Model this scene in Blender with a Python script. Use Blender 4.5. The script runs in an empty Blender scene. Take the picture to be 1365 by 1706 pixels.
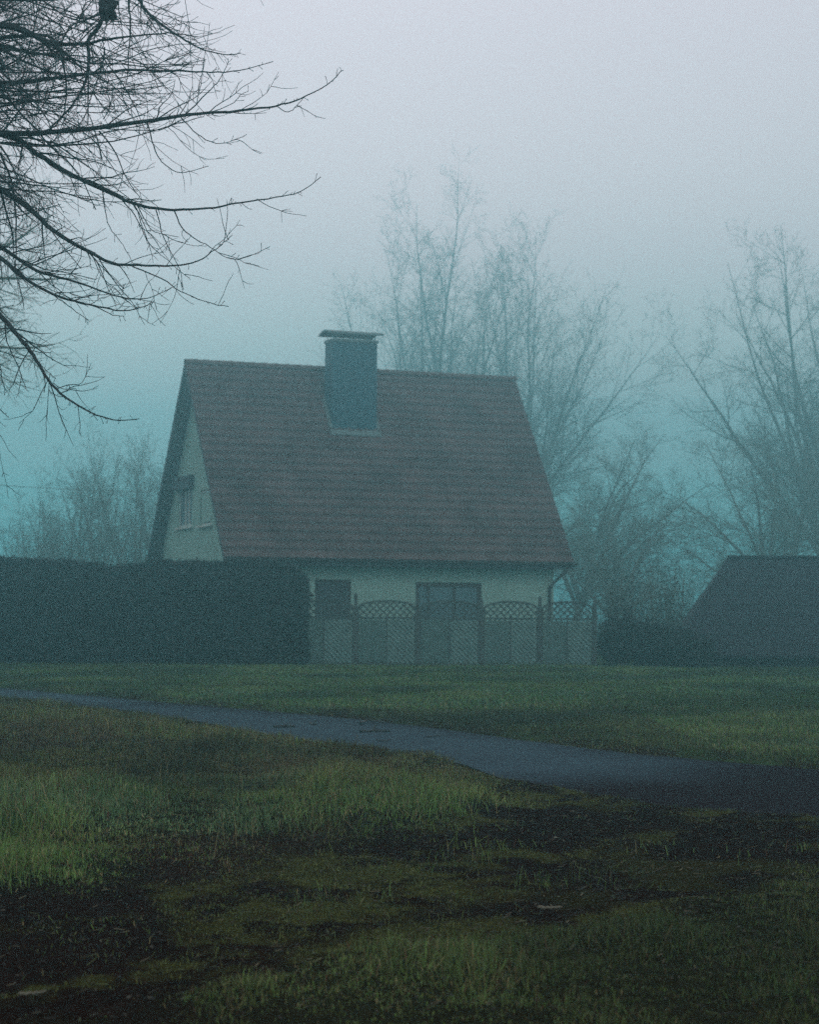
import bpy, math, random
import numpy as np
from mathutils import Vector, Matrix

scene = bpy.context.scene
C = scene.collection
R = math.radians
rng = np.random.default_rng(7)
random.seed(7)

# ------------------------------------------------------------------ camera
EYE, FPX, ROLL = 1.6, 3400.0, 0.006
PITCH = math.atan((1020 - 853) / FPX)
cam_d = bpy.data.cameras.new('camera'); cam = bpy.data.objects.new('camera', cam_d); C.objects.link(cam)
cam_d.sensor_fit = 'HORIZONTAL'; cam_d.sensor_width = 24.0; cam_d.lens = FPX / 1365 * 24.0
cam_d.clip_start = 0.1; cam_d.clip_end = 3000
cam_d.dof.use_dof = True; cam_d.dof.focus_distance = 16.0; cam_d.dof.aperture_fstop = 3.2
cam.matrix_world = Matrix.Translation((0, 0, EYE)) @ Matrix.Rotation(math.pi/2 + PITCH, 4, 'X') @ Matrix.Rotation(ROLL, 4, 'Z')
scene.camera = cam

# ------------------------------------------------------------------ world, sun, exposure
SUN_EL, SUN_AZ = 38, 158         # a winter sun lost behind the cloud, behind the camera to the right
w = bpy.data.worlds.new('World'); scene.world = w; w.use_nodes = True
nt = w.node_tree; nt.nodes.clear()
def wn(t): return nt.nodes.new(t)
out = wn('ShaderNodeOutputWorld'); add = wn('ShaderNodeAddShader')
bg1 = wn('ShaderNodeBackground'); bg2 = wn('ShaderNodeBackground')
sky = wn('ShaderNodeTexSky'); sky.sky_type = 'NISHITA'; sky.sun_disc = False
sky.sun_elevation = R(SUN_EL); sky.sun_rotation = R(SUN_AZ)
hs = wn('ShaderNodeHueSaturation'); hs.inputs['Saturation'].default_value = 0.5
nt.links.new(sky.outputs[0], hs.inputs['Color']); nt.links.new(hs.outputs[0], bg1.inputs['Color'])
bg1.inputs['Strength'].default_value = 0.012
tc = wn('ShaderNodeTexCoord'); sep = wn('ShaderNodeSeparateXYZ'); nt.links.new(tc.outputs['Generated'], sep.inputs[0])
ramp = wn('ShaderNodeValToRGB'); nt.links.new(sep.outputs['Z'], ramp.inputs[0])
cr = ramp.color_ramp; cr.interpolation = 'EASE'
SKY = [(0.0, (.05, .60, .70)), (0.03, (.22, 1.18, 1.27)), (0.055, (.50, 1.34, 1.36)), (0.08, (1.04, 1.32, 1.27)), (0.12, (1.46, 1.24, 1.18)), (0.18, (1.48, 1.07, 1.11)), (0.30, (1.28, .95, 1.03)), (0.6, (.62, .60, .60))]
cr.elements[0].position = SKY[0][0]; cr.elements[0].color = (*SKY[0][1], 1)
cr.elements[1].position = SKY[-1][0]; cr.elements[1].color = (*SKY[-1][1], 1)
for p_, c_ in SKY[1:-1]:
    e = cr.elements.new(p_); e.color = (*c_, 1)
side = wn('ShaderNodeMapRange'); nt.links.new(sep.outputs['X'], side.inputs['Value'])      # the cloud is a little thinner on the left
side.inputs['From Min'].default_value = -.22; side.inputs['From Max'].default_value = .22; side.inputs['To Min'].default_value = 1.08; side.inputs['To Max'].default_value = .86
smul = wn('ShaderNodeVectorMath'); smul.operation = 'SCALE'; nt.links.new(ramp.outputs[0], smul.inputs[0]); nt.links.new(side.outputs[0], smul.inputs['Scale'])
nt.links.new(smul.outputs[0], bg2.inputs['Color']); bg2.inputs['Strength'].default_value = 1.0
nt.links.new(bg1.outputs[0], add.inputs[0]); nt.links.new(bg2.outputs[0], add.inputs[1]); nt.links.new(add.outputs[0], out.inputs['Surface'])

sun_d = bpy.data.lights.new('sun', 'SUN'); sun = bpy.data.objects.new('sun', sun_d); C.objects.link(sun)
sun_d.energy = 0.55; sun_d.angle = R(25); sun_d.color = (1.0, .95, .93)
dirv = Vector((math.sin(R(SUN_AZ)) * math.cos(R(SUN_EL)), math.cos(R(SUN_AZ)) * math.cos(R(SUN_EL)), math.sin(R(SUN_EL))))
sun.rotation_euler = dirv.to_track_quat('Z', 'Y').to_euler()

scene.view_settings.view_transform = 'Standard'; scene.view_settings.look = 'None'
scene.view_settings.gamma = 1; scene.view_settings.exposure = 0.0
scene.render.engine = 'CYCLES'
scene.cycles.use_denoising = False
scene.cycles.max_bounces = 6; scene.cycles.volume_bounces = 1; scene.cycles.diffuse_bounces = 2
scene.cycles.glossy_bounces = 2; scene.cycles.transparent_max_bounces = 8
scene.cycles.caustics_reflective = False; scene.cycles.caustics_refractive = False
scene.cycles.sample_clamp_indirect = 4

# ------------------------------------------------------------------ helpers
def tag(o, label=None, cat=None, group=None, kind=None):
    if label: o['label'] = label
    if cat: o['category'] = cat
    if group: o['group'] = group
    if kind: o['kind'] = kind
    return o
def empty(name, loc=(0, 0, 0), rz=0.0):
    o = bpy.data.objects.new(name, None); o.location = loc; o.rotation_euler = (0, 0, rz); o.empty_display_size = .3
    C.objects.link(o); return o
def link(name, me, mat, parent=None):
    o = bpy.data.objects.new(name, me); C.objects.link(o)
    if mat is not None: me.materials.append(mat)
    if parent is not None: o.parent = parent
    return o
def np_mesh(name, V, loops, starts, totals, smooth=False, col=None):
    me = bpy.data.meshes.new(name)
    me.vertices.add(len(V)); me.vertices.foreach_set('co', np.asarray(V, np.float32).ravel())
    me.loops.add(len(loops)); me.loops.foreach_set('vertex_index', np.asarray(loops, np.int32).ravel())
    me.polygons.add(len(starts)); me.polygons.foreach_set('loop_start', np.asarray(starts, np.int32))
    me.polygons.foreach_set('loop_total', np.asarray(totals, np.int32))
    if smooth: me.polygons.foreach_set('use_smooth', np.ones(len(starts), bool))
    if col is not None:
        a = me.color_attributes.new('tint', 'FLOAT_COLOR', 'POINT')
        c4 = np.ones((len(V), 4), np.float32); c4[:, :3] = col; a.data.foreach_set('color', c4.ravel())
    me.update(calc_edges=True); me.validate()
    return me
def quad_mesh(name, V, Q, smooth=False, col=None):
    Q = np.asarray(Q); n = len(Q)
    return np_mesh(name, V, Q.ravel(), np.arange(n) * 4, np.full(n, 4), smooth, col)

class MB:
    """collects simple solids into one mesh"""
    def __init__(s): s.v = []; s.f = []
    def addvf(s, v, f):
        b = len(s.v); s.v += [tuple(p) for p in v]; s.f += [tuple(i + b for i in q) for q in f]; return s
    def box(s, x0, x1, y0, y1, z0, z1, M=None):
        v = [(x, y, z) for z in (z0, z1) for y in (y0, y1) for x in (x0, x1)]
        if M is not None: v = [M @ Vector(p) for p in v]
        return s.addvf(v, [(0, 2, 3, 1), (4, 5, 7, 6), (0, 1, 5, 4), (2, 6, 7, 3), (0, 4, 6, 2), (1, 3, 7, 5)])
    def bar(s, a, b, w_, h_, up=(0, 0, 1)):
        a = Vector(a); b = Vector(b); d = (b - a); L = d.length; d.normalize(); u = Vector(up)
        x = d.cross(u); x.normalize(); z = x.cross(d); z.normalize()
        M = Matrix(((x.x, d.x, z.x, a.x), (x.y, d.y, z.y, a.y), (x.z, d.z, z.z, a.z), (0, 0, 0, 1)))
        return s.box(-w_/2, w_/2, 0, L, -h_/2, h_/2, M)
    def prism(s, poly, axis, t0, t1):
        """extrude a 2-D outline; axis 'x': poly is (y,z); axis 'y': poly is (x,z)"""
        n = len(poly); mk = (lambda p, t: (t, p[0], p[1])) if axis == 'x' else (lambda p, t: (p[0], t, p[1]))
        v = [mk(p, t0) for p in poly] + [mk(p, t1) for p in poly]
        f = [tuple(range(n))[::-1], tuple(range(n, 2*n))] + [(i, (i+1) % n, n + (i+1) % n, n + i) for i in range(n)]
        return s.addvf(v, f)
    def build(s, name, mat, parent=None, bevel=0):
        me = bpy.data.meshes.new(name); me.from_pydata(s.v, [], s.f); me.update()
        import bmesh
        bm = bmesh.new(); bm.from_mesh(me); bmesh.ops.recalc_face_normals(bm, faces=bm.faces[:]); bm.to_mesh(me); bm.free()
        o = link(name, me, mat, parent)
        if bevel:
            m = o.modifiers.new('bevel', 'BEVEL'); m.width = bevel; m.segments = 2; m.limit_method = 'ANGLE'
        return o

# value noise in numpy
_tab = np.random.default_rng(3).random((256, 256))
def vnoise(x, y):
    xi = np.floor(x).astype(int); yi = np.floor(y).astype(int); fx = x - xi; fy = y - yi
    fx = fx*fx*(3-2*fx); fy = fy*fy*(3-2*fy)
    g = lambda a, b: _tab[a & 255, b & 255]
    return (g(xi, yi)*(1-fx) + g(xi+1, yi)*fx)*(1-fy) + (g(xi, yi+1)*(1-fx) + g(xi+1, yi+1)*fx)*fy
def fbm(x, y, o=4):
    s = 0; a = .5; t = 0
    for i in range(o):
        s = s + a*vnoise(x*2**i + 17.3*i, y*2**i + 5.1*i); t += a; a *= .5
    return s/t
def sstep(a, b, x):
    t = np.clip((x-a)/(b-a), 0, 1); return t*t*(3-2*t)
def seg_dist(px, py, poly, closed=True):
    P = np.array(poly); n = len(P); d = np.full(px.shape, 1e9)
    for i in range(n if closed else n-1):
        a = P[i]; b = P[(i+1) % n]; ab = b-a; L = ab @ ab
        t = np.clip(((px-a[0])*ab[0] + (py-a[1])*ab[1]) / L, 0, 1)
        d = np.minimum(d, np.hypot(px - a[0] - t*ab[0], py - a[1] - t*ab[1]))
    return d
def inside(px, py, poly):
    P = np.array(poly); n = len(P); r = np.zeros(px.shape, bool)
    for i in range(n):
        x1, y1 = P[i]; x2, y2 = P[(i+1) % n]
        if y1 == y2: continue
        c = ((y1 > py) != (y2 > py)) & (px < (x2-x1)*(py-y1)/(y2-y1) + x1); r ^= c
    return r
def sdf(px, py, poly):      # negative inside
    d = seg_dist(px, py, poly); return np.where(inside(px, py, poly), -d, d)

# a pixel of the photograph turned into a place in the world, at a distance or on the ground
def ray(x, y):
    a, b = x-682.5, y-853; c, s = math.cos(ROLL), math.sin(ROLL)
    u = a*c + b*s; v = -a*s + b*c; cp, sp = math.cos(PITCH), math.sin(PITCH)
    return Vector((u, FPX*cp + v*sp, FPX*sp - v*cp)) / FPX
def at(x, y, Y):
    d = ray(x, y); return Vector((0, 0, EYE)) + d*(Y/d.y)
def gp(x, y):
    d = ray(x, y); t = -EYE/d.z; return (d.x*t, d.y*t)

# ------------------------------------------------------------------ materials
def mat(name, col, rough=.85, var=.25, scale=6, col2=None, bump=0, bscale=40, spec=.3, coords='Object', sx=None, metallic=0, attr=None):
    m = bpy.data.materials.new(name); m.use_nodes = True; t = m.node_tree; b = t.nodes['Principled BSDF']
    N = t.nodes.new; L = t.links.new
    tcn = N('ShaderNodeTexCoord'); mp = N('ShaderNodeMapping'); L(tcn.outputs[coords], mp.inputs[0])
    if sx: mp.inputs['Scale'].default_value = sx
    n1 = N('ShaderNodeTexNoise'); n1.inputs['Scale'].default_value = scale; n1.inputs['Detail'].default_value = 6; n1.inputs['Roughness'].default_value = .65
    L(mp.outputs[0], n1.inputs['Vector'])
    rp = N('ShaderNodeValToRGB'); L(n1.outputs['Fac'], rp.inputs[0])
    c2 = col2 or tuple(c*(1-var) for c in col); c1 = tuple(c*(1+var*.6) for c in col)
    rp.color_ramp.elements[0].position = .3; rp.color_ramp.elements[1].position = .7
    rp.color_ramp.elements[0].color = (*c2, 1); rp.color_ramp.elements[1].color = (*c1, 1)
    last = rp.outputs[0]
    if attr:
        at_ = N('ShaderNodeAttribute'); at_.attribute_name = attr
        mx = N('ShaderNodeMix'); mx.data_type = 'RGBA'; mx.blend_type = 'MULTIPLY'; mx.inputs['Factor'].default_value = 1
        L(last, mx.inputs['A']); L(at_.outputs['Color'], mx.inputs['B']); last = mx.outputs['Result']
    L(last, b.inputs['Base Color'])
    b.inputs['Roughness'].default_value = rough; b.inputs['Specular IOR Level'].default_value = spec; b.inputs['Metallic'].default_value = metallic
    if bump:
        n2 = N('ShaderNodeTexNoise'); n2.inputs['Scale'].default_value = bscale; n2.inputs['Detail'].default_value = 5; L(mp.outputs[0], n2.inputs['Vector'])
        bp = N('ShaderNodeBump'); bp.inputs['Strength'].default_value = 1; bp.inputs['Distance'].default_value = bump
        L(n2.outputs['Fac'], bp.inputs['Height']); L(bp.outputs[0], b.inputs['Normal'])
    return m
M_tile = mat('roof_tile', (.115, .068, .066), .8, .5, .9, bump=.004, bscale=30)
M_tile2 = mat('ridge_tile', (.12, .075, .07), .8, .3, 2)
M_plaster = mat('pale_render', (.29, .42, .36), .9, .14, 1.1, bump=.003, bscale=60)
M_wood_dark = mat('dark_stained_wood', (.045, .055, .062), .7, .3, 5, sx=(1, 1, 6))
M_frame = mat('white_painted_wood', (.55, .55, .5), .5, .1, 5)
M_brown = mat('brown_window_wood', (.05, .035, .03), .6, .25, 8)
M_slate = mat('slate_cladding', (.016, .080, .110), .6, .35, 5, bump=.004, bscale=14)
M_zinc = mat('zinc_sheet', (.10, .13, .13), .5, .25, 3, metallic=.4)
M_lead = mat('lead_flashing', (.13, .17, .17), .55, .25, 4)
M_glass = mat('window_glass', (.075, .12, .14), .25, .2, 2, spec=.8)
M_curtain = mat('curtain', (.35, .35, .33), .9, .15, 3)
M_fence = mat('weathered_fence_wood', (.13, .19, .175), .85, .3, 3, bump=.002, bscale=30)
M_lath = mat('lattice_wood', (.06, .07, .065), .85, .3, 4)
M_post = mat('fence_post_wood', (.07, .075, .07), .85, .3, 4)
M_hedge = mat('hedge_leaf', (.018, .020, .020), .7, .45, 3, attr='tint')
M_hedge_core = mat('hedge_inner_twigs', (.012, .014, .011), .95, .4, 8)
M_bark = mat('bark', (.028, .034, .038), .9, .35, 7, bump=.006, bscale=25)
M_twig = mat('twig_bark', (.032, .048, .052), .85, .25, 9)
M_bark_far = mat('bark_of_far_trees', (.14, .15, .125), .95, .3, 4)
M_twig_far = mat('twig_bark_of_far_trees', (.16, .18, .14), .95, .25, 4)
M_shed_roof = mat('bitumen_roof', (.014, .012, .020), .8, .3, 2)
M_shed_wall = mat('tarred_boards', (.025, .024, .024), .85, .3, 3)
M_blade = mat('grass_blade', (1, 1, 1), .65, .18, 4, attr='tint', spec=.12)
M_stick = mat('wet_dead_wood', (.018, .015, .015), .5, .3, 20)
M_pale = mat('bleached_wood', (.13, .11, .08), .8, .3, 20)

def ground_material():
    m = mat('soil_and_moss', (1, 1, 1), .95, .45, 22, attr='tint', spec=0); t = m.node_tree; b = t.nodes['Principled BSDF']; N = t.nodes.new; L = t.links.new
    src = b.inputs['Base Color'].links[0].from_socket; tcn = N('ShaderNodeTexCoord')
    f = N('ShaderNodeTexNoise'); f.inputs['Scale'].default_value = 70; f.inputs['Detail'].default_value = 6; f.inputs['Roughness'].default_value = .75; L(tcn.outputs['Object'], f.inputs['Vector'])
    r = N('ShaderNodeValToRGB'); L(f.outputs['Fac'], r.inputs[0]); r.color_ramp.elements[0].position = .36; r.color_ramp.elements[1].position = .66
    r.color_ramp.elements[0].color = (.42, .40, .40, 1); r.color_ramp.elements[1].color = (1.7, 1.65, 1.55, 1)
    mx = N('ShaderNodeMix'); mx.data_type = 'RGBA'; mx.blend_type = 'MULTIPLY'; mx.inputs['Factor'].default_value = 1; L(src, mx.inputs['A']); L(r.outputs[0], mx.inputs['B']); L(mx.outputs['Result'], b.inputs['Base Color'])
    n = N('ShaderNodeTexNoise'); n.inputs['Scale'].default_value = 16; n.inputs['Detail'].default_value = 8; n.inputs['Roughness'].default_value = .7; L(tcn.outputs['Object'], n.inputs['Vector'])
    bp = N('ShaderNodeBump'); bp.inputs['Distance'].default_value = .06; L(n.outputs['Fac'], bp.inputs['Height']); L(bp.outputs[0], b.inputs['Normal'])
    return m
def road_material():
    m = bpy.data.materials.new('wet_asphalt'); m.use_nodes = True; t = m.node_tree; b = t.nodes['Principled BSDF']; N = t.nodes.new; L = t.links.new
    tcn = N('ShaderNodeTexCoord')
    big = N('ShaderNodeTexNoise'); big.inputs['Scale'].default_value = .30; big.inputs['Detail'].default_value = 3; L(tcn.outputs['Object'], big.inputs['Vector'])
    att = N('ShaderNodeAttribute'); att.attribute_name = 'tint'
    fine = N('ShaderNodeTexNoise'); fine.inputs['Scale'].default_value = 55; fine.inputs['Detail'].default_value = 4; L(tcn.outputs['Object'], fine.inputs['Vector'])
    rp = N('ShaderNodeValToRGB'); L(fine.outputs['Fac'], rp.inputs[0])
    rp.color_ramp.elements[0].color = (.012, .008, .010, 1); rp.color_ramp.elements[1].color = (.030, .019, .024, 1)
    sp = N('ShaderNodeSeparateColor'); L(att.outputs['Color'], sp.inputs[0])
    t.nodes.remove(b); out_ = t.nodes['Material Output']
    df = N('ShaderNodeBsdfDiffuse'); gl = N('ShaderNodeBsdfGlossy'); mx = N('ShaderNodeMixShader'); L(rp.outputs[0], df.inputs['Color'])
    gl.inputs['Color'].default_value = (.48, .82, 1, 1); gl.inputs['Roughness'].default_value = .38
    mr = N('ShaderNodeMapRange'); L(sp.outputs[0], mr.inputs['Value']); mr.inputs['To Min'].default_value = .004; mr.inputs['To Max'].default_value = .11
    L(mr.outputs[0], mx.inputs[0]); L(df.outputs[0], mx.inputs[1]); L(gl.outputs[0], mx.inputs[2]); L(mx.outputs[0], out_.inputs['Surface'])
    bp = N('ShaderNodeBump'); bp.inputs['Distance'].default_value = .004; L(fine.outputs['Fac'], bp.inputs['Height']); L(bp.outputs[0], df.inputs['Normal']); L(bp.outputs[0], gl.inputs['Normal'])
    return m

# ------------------------------------------------------------------ ground and road
FAR = [(-60, 108), (-32, 72), (-14, 49.5)] + [gp(*q) for q in [(0, 1147), (150, 1160), (300, 1173), (450, 1186), (600, 1200), (720, 1214), (850, 1232), (1050, 1257), (1200, 1270), (1365, 1284)]] + [(8, 18.0), (14, 13.5), (30, 3), (60, -16)]
NEAR = [(-62, 103), (-30, 65), (-13, 43.0)] + [gp(*q) for q in [(0, 1169), (120, 1177), (230, 1188), (350, 1204), (450, 1224), (600, 1248), (770, 1268), (850, 1296), (950, 1314), (1080, 1336), (1200, 1351), (1365, 1364)]] + [(5.5, 13.8), (10, 10), (28, -3), (58, -24)]
ROAD = FAR + NEAR[::-1]
GRASSP = [gp(*q) for q in [(-250, 1180), (0, 1172), (350, 1207), (450, 1228), (600, 1252), (770, 1272), (820, 1300), (822, 1325), (770, 1365), (640, 1395), (540, 1440), (420, 1478), (250, 1480), (110, 1515), (0, 1510), (-250, 1520)]]
GRASSF = [gp(*q) for q in [(230, 1760), (330, 1690), (480, 1640), (700, 1600), (860, 1560), (1100, 1540), (1250, 1500), (1365, 1480), (1700, 1440), (1900, 1760)]] + [(6, 4), (-.8, 4)]
MOSS = [[gp(*q) for q in P] for P in (
    [(250, 1500), (400, 1475), (560, 1440), (820, 1430), (960, 1450), (800, 1500), (640, 1540), (480, 1590), (300, 1600), (330, 1540)],
    [(800, 1325), (930, 1318), (1050, 1345), (900, 1352), (790, 1385), (700, 1400), (660, 1395)],
    [(1050, 1338), (1160, 1352), (1365, 1372), (1500, 1400), (1365, 1400), (1180, 1378), (1080, 1360)],
    [(180, 1640), (360, 1620), (300, 1665), (150, 1690), (0, 1700), (0, 1680)],
    [(90, 1545), (180, 1540), (170, 1560), (90, 1562)],
    [(640, 1560), (900, 1535), (1150, 1540), (900, 1570), (640, 1605), (450, 1640)],
    [(1000, 1405), (1160, 1400), (1060, 1425), (960, 1440), (930, 1430)])]
RED = [[gp(*q) for q in P] for P in (
    [(130, 1465), (260, 1430), (430, 1440), (560, 1400), (600, 1420), (470, 1480), (250, 1490)],
    [(590, 1260), (680, 1272), (660, 1300), (590, 1295)], [(410, 1290), (500, 1285), (490, 1320), (400, 1320)], [(0, 1230), (180, 1225), (200, 1260), (0, 1290)])]

def zones(x, y):
    wx = x + (fbm(x*1.1+3, y*.55, 4)-.5)*.9; wy = y + (fbm(x*1.1+40, y*.55+9, 4)-.5)*1.5
    road = sdf(x + (fbm(x*3, y*2)-.5)*.14, y + (fbm(x*3+9, y*2)-.5)*.30, ROAD)
    gA = sstep(.25, -.45, sdf(wx, wy, GRASSP)); gF = sstep(.35, -.8, sdf(wx, wy, GRASSF))
    far = inside(x, y, FAR + [(200, 300), (-200, 300)])
    mo = 0
    for P in MOSS: mo = np.maximum(mo, sstep(.22, -.18, sdf(wx, wy, P)))
    rd = 0
    for P in RED: rd = np.maximum(rd, sstep(.2, -.2, sdf(wx, wy, P)))
    return road, gA, gF, far, mo, rd
def height(x, y, z=None):
    road, gA, gF, far, mo, rd = z or zones(x, y)
    h = sstep(0.0, .5, road)*(.05 + .05*(fbm(x*.5, y*.35)))
    h = h + (.05 + .09*fbm(x*.9+3, y*.6))*gA*sstep(0, 3.0, road) + .05*gF
    h = h + np.where(road > 0, 1, .0)*(fbm(x*4, y*3, 4)-.5)*.045*sstep(0, .4, road)
    h = h + np.where(road > 0, (fbm(x*12, y*9, 4)-.5)*.045*sstep(0, .3, road), 0)
    h = h + sstep(1, 12, road)*far*.04
    return np.where(road < 0, -.03, h - .012)
def axis(segs):
    o = []
    for a, b, s in segs: o += list(np.arange(a, b, s))
    o.append(segs[-1][1]); return np.array(o)
xs = axis([(-320, -60, 20), (-60, -14, 2), (-14, -5, .22), (-5, 5, .055), (5, 14, .22), (14, 60, 2), (60, 320, 20)])
ys = axis([(-40, 4, 2.5), (4, 7.5, .2), (7.5, 17, .05), (17, 30, .09), (30, 60, .25), (60, 110, 2.5), (110, 320, 15)])
X, Y = np.meshgrid(xs, ys); Z_ = zones(X.ravel(), Y.ravel()); xr, yr = X.ravel(), Y.ravel(); hz = height(xr, yr, Z_)
road, gA, gF, far, mo, rd = Z_
dirt = np.array([.0235, .0115, .0095]); soilg = np.array([.030, .030, .016]); mossc = np.array([.080, .078, .024]); redc = np.array([.034, .018, .014]); farg = np.array([.05, .078, .03])
def mixc(a, b, t): return a*(1-t[:, None]) + b*t[:, None]
col = np.tile(dirt, (len(xr), 1))
n1 = fbm(xr*2.8, yr*1.5, 5); n2 = fbm(xr*1.4+50, yr*.8, 5)
n3 = fbm(xr*8, yr*5, 6)
col = mixc(col, mossc*.9, np.clip(mo*sstep(.44, .58, n1*.35+n2*.2+n3*.45), 0, 1))
col = col*(.75+.5*fbm(xr*6+9, yr*3.5, 4))[:, None]
col = mixc(col, mossc*.75, sstep(.60, .74, n2)*.5*(1-gA)*sstep(4, 8, yr)*(~far))
col = mixc(col, soilg, np.maximum(gA, gF)*.8); col = mixc(col, redc, rd*.8)
col = mixc(col, farg, far*1.0)
col = mixc(col, redc*.9, sstep(.9, .1, road)*far*sstep(.35, .6, n1))
g_me = quad_mesh('ground', np.c_[xr, yr, hz], [(0, 0, 0, 0)] if False else (lambda n, m: np.stack([(np.arange(m-1)[:, None]*n + np.arange(n-1)[None]).ravel() + k for k in (0, 1, n+1, n)], 1))(len(xs), len(ys)), True, col)
ground = link('ground', g_me, ground_material()); tag(ground, kind='structure')

# road: a strip between the two edges, cut fine so the wet patches have an outline of their own
def resample(P, n):
    P = np.array(P, float)
    if P.shape[1] == 2: pass
    d = np.r_[0, np.cumsum(np.linalg.norm(np.diff(P, axis=0), axis=1))]; s = np.linspace(0, d[-1], n)
    return np.stack([np.interp(s, d, P[:, k]) for k in range(P.shape[1])], 1)
fa = resample(FAR, 420); ne = resample(NEAR, 420); K = 26
rv = []
for k in range(K):
    t = -0.06 + 1.12*k/(K-1); rv.append(fa*(1-t) + ne*t)
rv = np.stack(rv, 1).reshape(-1, 2); tt = np.tile(np.linspace(0, 1, K), 420)
camber = .02*(1-(2*tt-1)**2)
WET = [[gp(*q) for q in P] for P in ([(-400, 1130), (0, 1150), (130, 1164), (180, 1174), (60, 1170), (0, 1166), (-400, 1160)], [(260, 1180), (520, 1196), (640, 1206), (800, 1230), (905, 1248), (1010, 1274), (900, 1288), (770, 1290), (560, 1260), (380, 1215)])]
wet = 0; jx = rv[:, 0] + (fbm(rv[:, 0]*.8, rv[:, 1]*.5)-.5)*.8; jy = rv[:, 1] + (fbm(rv[:, 0]*.8+7, rv[:, 1]*.5)-.5)*2.5
for P in WET: wet = np.maximum(wet, sstep(2.2, -.9, sdf(jx, jy, P)))
wet = np.clip(wet*(.75+.5*fbm(rv[:, 0]*1.5, rv[:, 1]*1.2)), 0, 1)
rq = np.stack([(np.arange(419)[:, None]*K + np.arange(K-1)[None]).ravel() + k for k in (0, 1, K+1, K)], 1)
road_o = link('road', quad_mesh('road', np.c_[rv, camber], rq, True, np.repeat(wet[:, None], 3, 1)), road_material()); tag(road_o, kind='structure')

# ------------------------------------------------------------------ grass
def blades(x, y, h, wd, lean, colr, zoff=-.005):
    n = len(x); z = height(x, y) + zoff
    a = rng.random(n)*2*math.pi; la = rng.random(n)*2*math.pi; ln = np.abs(rng.normal(0, 1, n))*lean*h
    ca, sa = np.cos(a)*wd/2, np.sin(a)*wd/2; lx, ly = np.cos(la)*ln, np.sin(la)*ln
    V = np.zeros((n, 5, 3)); drop = np.clip(ln/h, 0, 1.4)
    V[:, 0] = np.c_[x-ca, y-sa, z]; V[:, 1] = np.c_[x+ca, y+sa, z]
    V[:, 2] = np.c_[x+ca*.8+lx*.35, y+sa*.8+ly*.35, z+h*.6]; V[:, 3] = np.c_[x-ca*.8+lx*.35, y-sa*.8+ly*.35, z+h*.6]
    V[:, 4] = np.c_[x+lx, y+ly, z+h*(1-.45*drop)]
    b = np.arange(n)[:, None]*5
    loops = (b + np.array([0, 1, 2, 3, 3, 2, 4])[None]).ravel(); st = (np.arange(n)[:, None]*7 + np.array([0, 4])[None]).ravel(); to = np.tile([4, 3], n)
    return V.reshape(-1, 3), loops, st, to, np.repeat(colr, 5, 0)
def join(parts):
    V = []; Lp = []; S = []; T = []; Cc = []; nv = nl = 0
    for v, l, s, t, c in parts:
        V.append(v); Lp.append(l+nv); S.append(s+nl); T.append(t); Cc.append(c); nv += len(v); nl += len(l)
    return np.concatenate(V), np.concatenate(Lp), np.concatenate(S), np.concatenate(T), np.concatenate(Cc)
def scatter(y0, y1, dens):
    a = .215; area = a*(y1*y1-y0*y0); n = int(area*dens)
    y = np.sqrt(rng.random(n)*(y1*y1-y0*y0)+y0*y0); x = (rng.random(n)*2-1)*a*y
    return x, y
GREEN = np.array([.080, .130, .032]); LIME = np.array([.115, .145, .036]); STRAW = np.array([.19, .15, .07]); RUST = np.array([.075, .036, .022]); TEAL = np.array([.075, .125, .055])
def grass_color(x, y, rdz, dry=.12):
    n = len(x); p = fbm(x*.9, y*.6); c = mixc(np.tile(GREEN, (n, 1)), LIME, sstep(.4, .65, p)); c = mixc(c, TEAL, sstep(.5, .7, fbm(x*.6+30, y*.5))*.8)
    q = rng.random(n); c[q < dry*(1+1.2*sstep(15, 20, y)*(y < 34))] = STRAW; c[(q > .90)] = RUST
    k = rdz*sstep(.2, .8, rng.random(n)); c = mixc(c, RUST, k)
    OL = np.array([.052, .040, .016]); near = y < 40; bro = np.where(y < 34, sstep(15.5, 19.5, y)*.75 + sstep(11.5, 9.0, y)*.55, .0)*sstep(.15, .75, fbm(x*.8+70, y*.5)+.25)
    if near.all(): c = mixc(c, OL, np.clip(bro*(x < 3.5), 0, 1)*(rng.random(n) < .8))
    c = c*(.74+.90*sstep(.28, .68, fbm(x*.55+11, y*.38+4, 3)))[:, None]
    return c*rng.uniform(.55, 1.35, n)[:, None]
parts = []
for y0, y1, dens, hs_, ws in ((6.5, 13, 2900, .9, .0034), (13, 21, 1900, 1, .0045), (21, 36, 900, 1, .007)):      # verge this side of the road
    x, y = scatter(y0, y1, dens); zz = zones(x, y); rdn, a_, f_, fr, mo_, rd_ = zz
    clump = fbm(x*2.3, y*1.7, 3)
    pr = (np.maximum(a_, f_)*(.35+1.1*sstep(.25, .6, clump)) + .10*(1-a_)*(1-f_)*sstep(.42, .66, clump))*(rdn > .03)*(~fr)
    k = rng.random(len(x)) < pr; x, y, a_, f_, rd_, clump, rdn = x[k], y[k], a_[k], f_[k], rd_[k], clump[k], rdn[k]
    base = np.where(f_ > a_, .030+.060*sstep(.4, .7, fbm(x*1.1+5, y*.8)), .055 + .075*sstep(.35, .65, fbm(x*.7+9, y*.45)))
    base = base*(.6+1.05*sstep(.35, .7, fbm(x*2.6+21, y*1.6+3, 3)))
    base = base*np.where(np.maximum(a_, f_) < .4, .5, 1)*(.35+.65*sstep(0, 2.2, rdn))
    parts.append(blades(x, y, base*hs_*rng.uniform(.5, 1.35, len(x)), ws*rng.uniform(.7, 1.3, len(x)), .95, grass_color(x, y, rd_, .12)*np.where(f_ > a_, .95, 1)[:, None]))
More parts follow.
